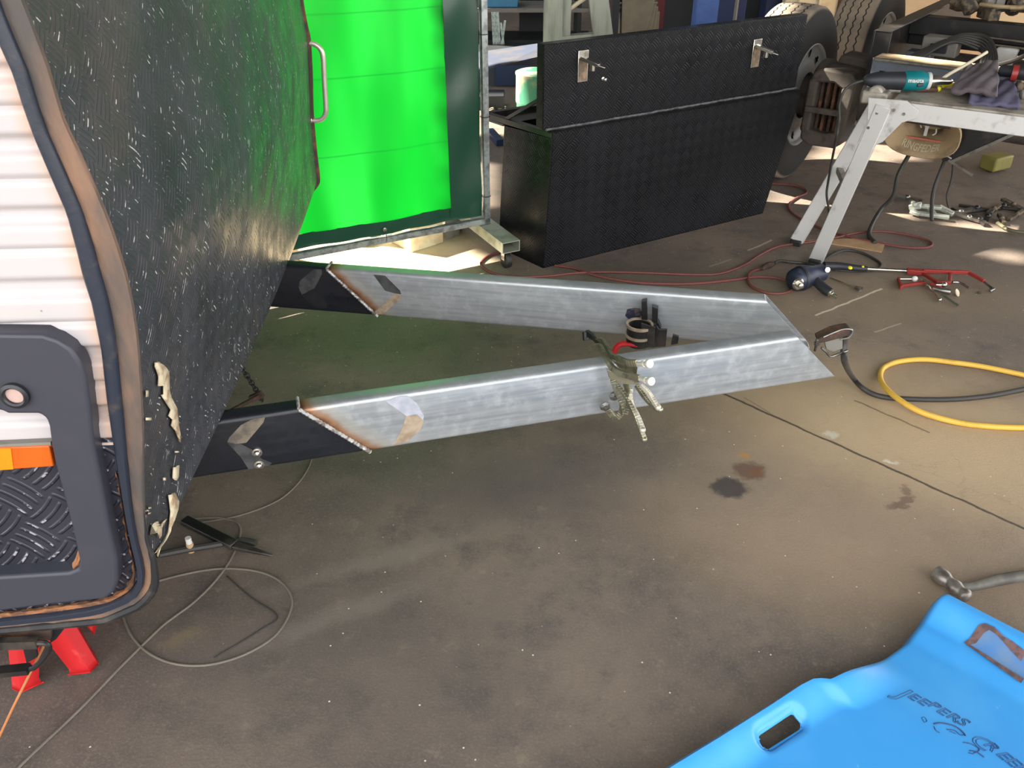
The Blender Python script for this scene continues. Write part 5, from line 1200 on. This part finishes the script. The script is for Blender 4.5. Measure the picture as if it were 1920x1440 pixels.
tag(MB().tube(cr(oc_, 5), .0026, 7).build('orange_cord', m_orange, smooth=True), 'orange cord hanging in front of the axle stand', 'cord')
jw = thing('pry_bar', 'black bar with tapered end on the floor beneath the caravan nose', 'bar', G(430, 1010))
mb = MB(); mb.bar(G(345, 975, .02), G(440, 1022, .015), .03, .016); mb.bar(G(440, 1022, .015), G(512, 1042, .008), .028, .014, w1=.006, h1=.006); mb.build('shaft', m_oil, jw, bevel=.003)
mb = MB(); mb.tube(cr(gp([(300, 1040), (345, 1031), (400, 1022), (450, 1014), (480, 1018)], .012), 4), .009, 8); tag(mb.build('black_pipe', m_cable, smooth=True), 'black pipe crossing under the pry bar', 'pipe')
hs_ = thing('brass_fitting', 'small white and brass fitting standing under the caravan nose', 'fitting', G(357, 1030))
MB().cyl(G(359, 1034), G(359, 1034) + UP * .03, .009, .010, 10).build('stem', m_wood, hs_, smooth=True); MB().cyl(G(359, 1034) + UP * .03, G(359, 1034) + UP * .048, .008, n=10).build('cap', m_white, hs_, smooth=True)
cn = MB(); q = cr([Yp(452, 688, 2.15), Yp(470, 715, 2.14), Yp(484, 738, 2.13), Yp(492, 752, 2.12)], 4); 
chn = thing('safety_chain', 'dark chain hanging down behind the near rail stub', 'chain', q[-1])
for i, (a_, b_) in enumerate(zip(q, q[1:])):
    d = b_ - a_; s1 = d.cross(V((1, 0, 0) if i % 2 else (0, 1, 0))).normalized(); mid = (a_ + b_) / 2; dn = d.normalized()
    MB().tube([mid + dn * d.length * .75 * math.cos(t) + s1 * .0075 * math.sin(t) for t in [k * math.pi / 5 for k in range(10)]], .0026, 6, closed=True).build('link', m_oil, chn, smooth=True)
mb = MB(); mb.bar(Yp(470, 748, 2.1), Yp(492, 738, 2.1), .012, .02); mb.bar(Yp(430, 772, 1.95), Yp(486, 742, 2.1), .008, .01); lab(mb.build('chain_bracket', m_rust, chn), 'rusty bracket')

# ------------------------------------------------------------------ things behind the screen
tag(MB().prism([G(545, 492) + V(o) for o in ((-.03, 0, 0), (.035, 0, 0), (.035, .03, 0), (-.03, .03, 0))], UP * .16).build('timber_block', m_wood, bevel=.002), 'upright timber block between the caravan nose and the screen', 'timber')
p = G(677, 470); rb_ = MB().lathe([(.05, 0), (.075, .004), (.08, .02), (.07, .035), (.03, .04), (.025, .25)], p + V((0, .12, 0)), UP, 24)
tag(rb_.build('round_stand_base', m_grey, smooth=45), 'round grey stand base in the sun under the green curtain', 'stand')
q0 = G(772, 474); q1 = G(832, 455)
dq = (q1 - q0); dq.z = 0; nq = V((-dq.y, dq.x, 0)).normalized()
tag(MB().prism([q0, q1, q1 + nq * .25, q0 + nq * .25], UP * .14).build('concrete_block', m_cream, bevel=.004), 'cream block standing in the sun under the curtain', 'block')
tag(MB().prism([G(836, 450), G(852, 445), G(862, 440), G(862, 432), G(840, 440)], UP * .12).build('steel_offcut', m_grey, bevel=.002), 'grey steel offcut beside the cream block', 'offcut')
p = G(1002, 226); p = V((p.x + .02, p.y, 0))
dm = thing('paint_drum', 'dented green and cream drum standing behind the tool box', 'drum', p)
MB().lathe([(.14, 0), (.145, .01), (.143, .12), (.15, .13), (.150, .14), (.148, .30), (.153, .31), (.153, .322), (.146, .325)], p, UP, 32).build('drum_shell', m_drum, dm, smooth=40)
MB().lathe([(.1, .30), (.145, .31), (.15, .318)], p, UP, 32).build('drum_top', m_oil, dm, smooth=40)
p2 = Yp(1010, 132, 6.9)
tag(MB().lathe([(.12, 0), (.13, .01), (.13, .12), (.1, .13)], V((p2.x + .05, 6.9, 0)), UP, 24).build('blue_tub', m_liftd, smooth=40), 'dark blue tub behind the green drum', 'tub')
rpm = thing('vehicle_ramp', 'blue grey lift ramp lying on the sunlit floor behind the screen post', 'ramp', G(940, 135))
ra, rbb, rcc = G(905, 172), G(972, 135), G(1012, 160)
mb = MB(); mb.prism([G(890, 176), G(912, 172), G(965, 148), G(1018, 158), G(1018, 120), G(930, 118)], UP * .001)
hx = [V((-.6, 6.9, 0)), V((-.05, 7.0, 0)), V((.35, 7.4, 0)), V((.35, 7.9, 0)), V((-.6, 7.9, 0))]
lab(MB().add([hx[0] + UP * .02, hx[1] + UP * .16, hx[2] + UP * .17, hx[3] + UP * .17, hx[4] + UP * .04, hx[0], hx[1], hx[2], hx[3], hx[4]], [(0, 1, 2, 3, 4), (9, 8, 7, 6, 5), (0, 5, 6, 1), (1, 6, 7, 2), (2, 7, 8, 3), (3, 8, 9, 4), (4, 9, 5, 0)]).build('ramp_deck', mat('faded_blue_deck', C(54, 62, 80), .7, 0, C(74, 70, 72), 6, .4, .7), rpm), 'faded blue ramp deck')
MB().box((.12, 6.98, .08), (.5, .04, .15)).build('ramp_side', m_liftd, rpm)
p = G(925, 207); tag(MB().box((p.x - .02, p.y + .1, .05), (.2, .2, .1)).build('battery_box', m_tool, bevel=.006), 'low black box on the floor beside the screen post', 'box')
rnd = random.Random(11)
db = []
for k in range(16):
    x_, y_ = rnd.uniform(916, 1000), rnd.uniform(203, 216); g = G(x_, y_)
    mb = MB(); mb.cyl(g + UP * .012, g + V((rnd.uniform(-.04, .04), rnd.uniform(-.03, .03), rnd.uniform(.0, .02))) + UP * .012, .012, .008, 8)
    tag(mb.build('scrap_piece', rnd.choice([m_bits, m_steel, m_rust]), smooth=40), 'small scrap piece in the row of scrap between the screen post and the green drum', 'scrap', 'scrap between post and drum')
tag(MB().bar(G(918, 246, .02), G(938, 268, .02), .05, .04).build('blue_bar', m_liftd, bevel=.003), 'dark blue bar on the floor between screen post and tool box', 'bar')
# galvanised stand behind the box
gs_ = thing('galvanised_stand', 'tall galvanised steel stand rising behind the tool box', 'stand', (.45, 6.2, 0))
YG = 6.2
def up_(x0, x1, yb, yt=-160, w=.12, xt0=None, xt1=None):
    a = Yp((x0 + x1) / 2, yb, YG); return a
pa0, pa1 = Yp(1036, 84, YG), Yp(1036, 0, YG)
mb = MB(); mb.box((pa0.x, YG, 1.1), (.13, .08, 2.2)); mb.box((pa0.x + .09, YG + .03, 1.1), (.06, .10, 2.2)); lab(mb.build('upright', m_gstand, gs_, bevel=.004), 'broad left upright')
pb0, pb1 = Yp(1132, 76, YG), Yp(1122, 0, YG)
mb = MB(); dv = (pb1 - pb0); dv.y = 0; mb.bar(pb0 - dv * (pb0.z / dv.z), pb0 + dv * 6, .13, .08, (0, 1, 0)); lab(mb.build('upright', m_gstand, gs_, bevel=.004), 'leaning right upright')
mb = MB(); mb.bar(Yp(1046, 80, YG), Yp(1136, 73, YG), .08, .09); lab(mb.build('bottom_rail', m_gstand, gs_, bevel=.003), 'bottom rail')
mb = MB(); mb.cyl(Yp(1053, 27, YG), Yp(1098, -4, YG), .014, n=8); lab(mb.build('brace_rod', m_cream, gs_, smooth=True), 'pale brace rod')
# shelf, offcuts and cabinet
sh = thing('low_shelf', 'grey steel shelf carrying a blue crate at the back of the shed', 'shelf', (.1, 8.5, 0))
s0 = Yp(912, 18, 8.5); s1 = Yp(1016, 14, 8.5)
mb = MB(); mb.box((.1, 8.7, s0.z), (1.3, .5, .035)); mb.build('shelf_board', m_grey, sh)
for x_ in (-.5, .62):
    for y_ in (8.48, 8.92): MB().box((x_, y_, .55), (.04, .04, 1.1)).build('leg', m_dark, sh)
MB().box((.1, 8.7, .06), (1.3, .5, .04)).build('shelf_board', m_dark, sh)
p = Yp(938, 10, 8.5); cr8 = thing('plastic_crate', 'blue plastic crate on the shelf at the top of the picture', 'crate', (p.x, 8.6, s0.z + .02))
MB().prism([(p.x - .17, 8.48, s0.z + .02), (p.x + .16, 8.48, s0.z + .02), (p.x + .18, 8.48, s0.z + .24), (p.x - .19, 8.48, s0.z + .24)], V((0, .3, 0))).build('crate_body', mat('blue_crate_plastic', C(58, 124, 160), .5), cr8, bevel=.008)
MB().box((p.x + .02, 8.475, s0.z + .13), (.1, .006, .05)).build('crate_label', m_white, cr8)
tag(MB().box((.43, 8.65, s0.z + .14), (.22, .2, .24)).build('dark_bin', m_dark, bevel=.01), 'dark bin on the shelf right of the blue crate', 'bin')
for k, (x0_, y0_, x1_, y1_, w_) in enumerate([(927, 83, 924, 22, .03), (934, 83, 930, 22, .05), (938, 82, 936, 66, .02), (944, 80, 939, 42, .02), (941, 80, 947, 38, .02)]):
    a_, b_ = Yp(x0_, y0_, 8.35), Yp(x1_, y1_, 8.38)
    tag(MB().bar(V((a_.x, 8.35, .062)), V((b_.x, 8.38, b_.z)), w_, .01, (0, 1, 0)).build('steel_offcut', m_galv_t), 'pale %s leaning under the grey shelf' % ['tall flat strip', 'wide tapering strip', 'shortest strip', 'thin strip tilted left', 'thin strip tilted right'][k], 'offcut')
tag(MB().box((.32, 8.95, .2), (.5, .05, .36)).build('cabinet', m_dark, bevel=.004), 'dark cabinet front behind the leaning strips', 'cabinet')
tag(MB().box((.15, 8.22, .03), (1.3, .4, .06)).build('steel_plinth', m_dark, bevel=.004), 'low dark steel plinth in front of the shelf', 'plinth')
tag(MB().cyl((.18, 8.15, .09), (.62, 8.0, .075), .012, n=8).build('steel_rod', m_steel, smooth=True), 'thin steel rod on the dark plinth', 'rod')
tag(MB().box((Yp(1152, 40, 6.9).x, 6.9, .9), (.05, .12, 1.8)).build('dark_post', m_dark), 'thin dark post right of the galvanised stand', 'post')
# nested beige tubs, lift post, cabinet backs
YT = 7.0
for k in range(4):
    a_, b_, c_2, d_ = Yp(1159 + k * 1.0, 78, YT), Yp(1196 + k * 9, 78, YT), Yp(1222 + k * 1.5, 20 + k * 0, YT), Yp(1161, 18, YT)
    oy = .03 * k; zt2 = d_.z - k * .035 + .1; mb = MB(); 
    mb.prism([(a_.x + .02 + k * .004, YT - .12 + oy, .02), (b_.x - .05 + k * .03, YT - .12 + oy, .02), (c_2.x + k * .012, YT - .14 + oy, zt2), (d_.x, YT - .14 + oy, zt2)], V((0, .22, 0))); mb.box(((c_2.x + d_.x) / 2, YT - .03 + oy, zt2), (c_2.x - d_.x + .03, .26, .014))
    tag(mb.build('nested_tub', m_tubs, bevel=.004), 'beige tub nested in a stack behind the tool box', 'tub', 'stack of nested beige tubs')
lp = thing('lift_post', 'blue vehicle lift post standing behind the tool box', 'lift', (2.0, 7.4, 0))
a_, b_ = Yp(1302, 60, 7.4), Yp(1343, 60, 7.4)
lab(MB().box(((a_.x + b_.x) / 2, 7.5, 1.3), (b_.x - a_.x, .16, 2.6)).build('column_face', m_lift, lp, bevel=.004), 'blue column face, painted paler as if sunlit')
c_2 = Yp(1392, 60, 7.5)
lab(MB().box(((b_.x + c_2.x) / 2, 7.55, 1.3), (c_2.x - b_.x, .12, 2.6)).build('column_side', m_liftd, lp, bevel=.004), 'blue column side, painted darker as if shaded')  # shade on the post's side put in as the darker blue
MB().cyl((Yp(1383, 40, 7.2).x, 7.3, 0), (Yp(1383, 40, 7.2).x, 7.3, 2.4), .015, n=8).build('cable_conduit', m_grey, lp, smooth=True)
MB().box((2.1, 7.5, .01), (.6, .5, .02)).build('base_plate', m_liftd, lp)
tag(MB().box((Yp(1235, 10, 8.0).x, 8.0, .62), (.09, .1, 1.24)).build('red_cylinder', mat('dark_red_paint', C(98, 30, 34), .5)), 'dark red panel standing beyond the beige tubs', 'panel')
tag(MB().box((Yp(1262, 60, 7.6).x, 7.6, .03), (.34, .3, .06)).build('pallet', m_tubs, bevel=.004), 'low dusty pallet left of the blue lift post', 'pallet')
for k, (x_, w_, m) in enumerate([(1420, .34, m_dark), (1262, .5, m_dark)]):
    tag(MB().box((Yp(x_, 30, 8.6).x, 8.6, .7), (w_, .3, 1.4)).build('storage_cabinet', m, bevel=.004), ['dark cabinet between the blue lift post and the tyre', 'dark cabinet behind the beige tubs'][k], 'cabinet')
tag(MB().box((Yp(1448, 5, 8.2).x, 8.2, .5), (.16, .2, 1.0)).build('navy_cabinet', m_liftd, bevel=.004), 'navy cabinet just left of the sunlit tyre', 'cabinet')
# cream van body behind the truck
vb = thing('van_body', 'cream van body standing behind the truck tyres', 'van', (4.4, 8.2, 0))
a_ = Yp(1478, 10, 7.8).x
mb = MB(); mb.prism([(a_, 7.9, .12), (a_ + .55, 7.9, .12), (a_ + .55, 7.9, 1.6), (a_, 7.9, 1.6)], V((0, .1, 0))); lab(mb.build('rear_panel', m_cream, vb, bevel=.01), 'cream rear panel')
for k in range(3): MB().box((a_ + .12 + k * .17, 7.885, .8), (.02, .03, 1.4)).build('panel_rib', m_rust if k == 2 else m_cream, vb)
mb = MB(); mb.prism([(2.95, 7.4, .05), (6.2, 6.6, .05), (6.2, 6.6, 1.3), (2.95, 7.4, 1.3)], V((.05, .3, 0))); lab(mb.build('side_panel', mat('tan_van_side', C(206, 178, 138), .6, 0, C(190, 150, 110), 3, .4, .7), vb, bevel=.01), 'tan van side')
# debris under the truck
fcs = thing('cast_bracket', 'pierced alloy bracket lying in the sun under the truck', 'bracket', G(1755, 395))
def gl2(l, z): return [G(x, y, z) for x, y in l]
mb = MB(); mb.bar(G(1705, 388, .03), G(1728, 385, .05), .04, .03); mb.bar(G(1722, 386, .04), G(1765, 390, .04), .03, .02); mb.bar(G(1722, 400, .02), G(1780, 408, .02), .03, .02); mb.bar(G(1760, 388, .04), G(1788, 402, .02), .04, .02); mb.bar(G(1708, 396, .02), G(1725, 402, .02), .03, .02); mb.bar(G(1742, 390, .035), G(1752, 406, .02), .03, .02); mb.bar(G(1716, 384, .06), G(1708, 378, .05), .02, .02); mb.build('bracket_arms', m_gstand, fcs, bevel=.005)
for k, (x_, y_) in enumerate([(1700, 376), (1800, 404), (1830, 396), (1862, 398), (1880, 392), (1898, 390), (1815, 414), (1850, 412), (1905, 408), (1876, 416), (1835, 418)]):
    g = G(x_, y_); r = random.Random(k); mb = MB(); a1_ = r.uniform(0, 3); L_ = r.uniform(.03, .09)
    mb.bar(g + UP * .012 - V((math.cos(a1_), math.sin(a1_), 0)) * L_, g + UP * .015 + V((math.cos(a1_), math.sin(a1_), .1)) * L_, r.uniform(.015, .03), .015); mb.ball(g + UP * .018, .015, 8)
    tag(mb.build('scrap_part', r.choice([m_oil, m_steel, m_bits]), smooth=40), 'greasy scrap part on the floor under the truck', 'scrap', 'scrap parts under the truck')
hh_ = gp([(1785, 392), (1800, 398), (1840, 394), (1880, 390), (1930, 396)], .012)
tag(MB().tube(cr(hh_, 4), .009, 8).build('oily_hose', m_oil, smooth=True), 'oily hose lying among the scrap under the truck', 'hose')
tag(MB().tube(cr(gp([(1870, 418), (1890, 430), (1920, 436), (1960, 438)], .012), 4), .009, 8).build('green_hose', mat('dull_green_hose', C(96, 92, 66), .6), smooth=True), 'dull green hose end at the right edge below the scrap', 'hose')
tag(MB().box(G(1868, 303, .05), (.16, .1, .08), Matrix.Rotation(.5, 3, 'Z')).build('yellow_block', mat('dull_yellow', C(120, 112, 50), .6), bevel=.01), 'dull yellow green block on the floor under the truck', 'block')
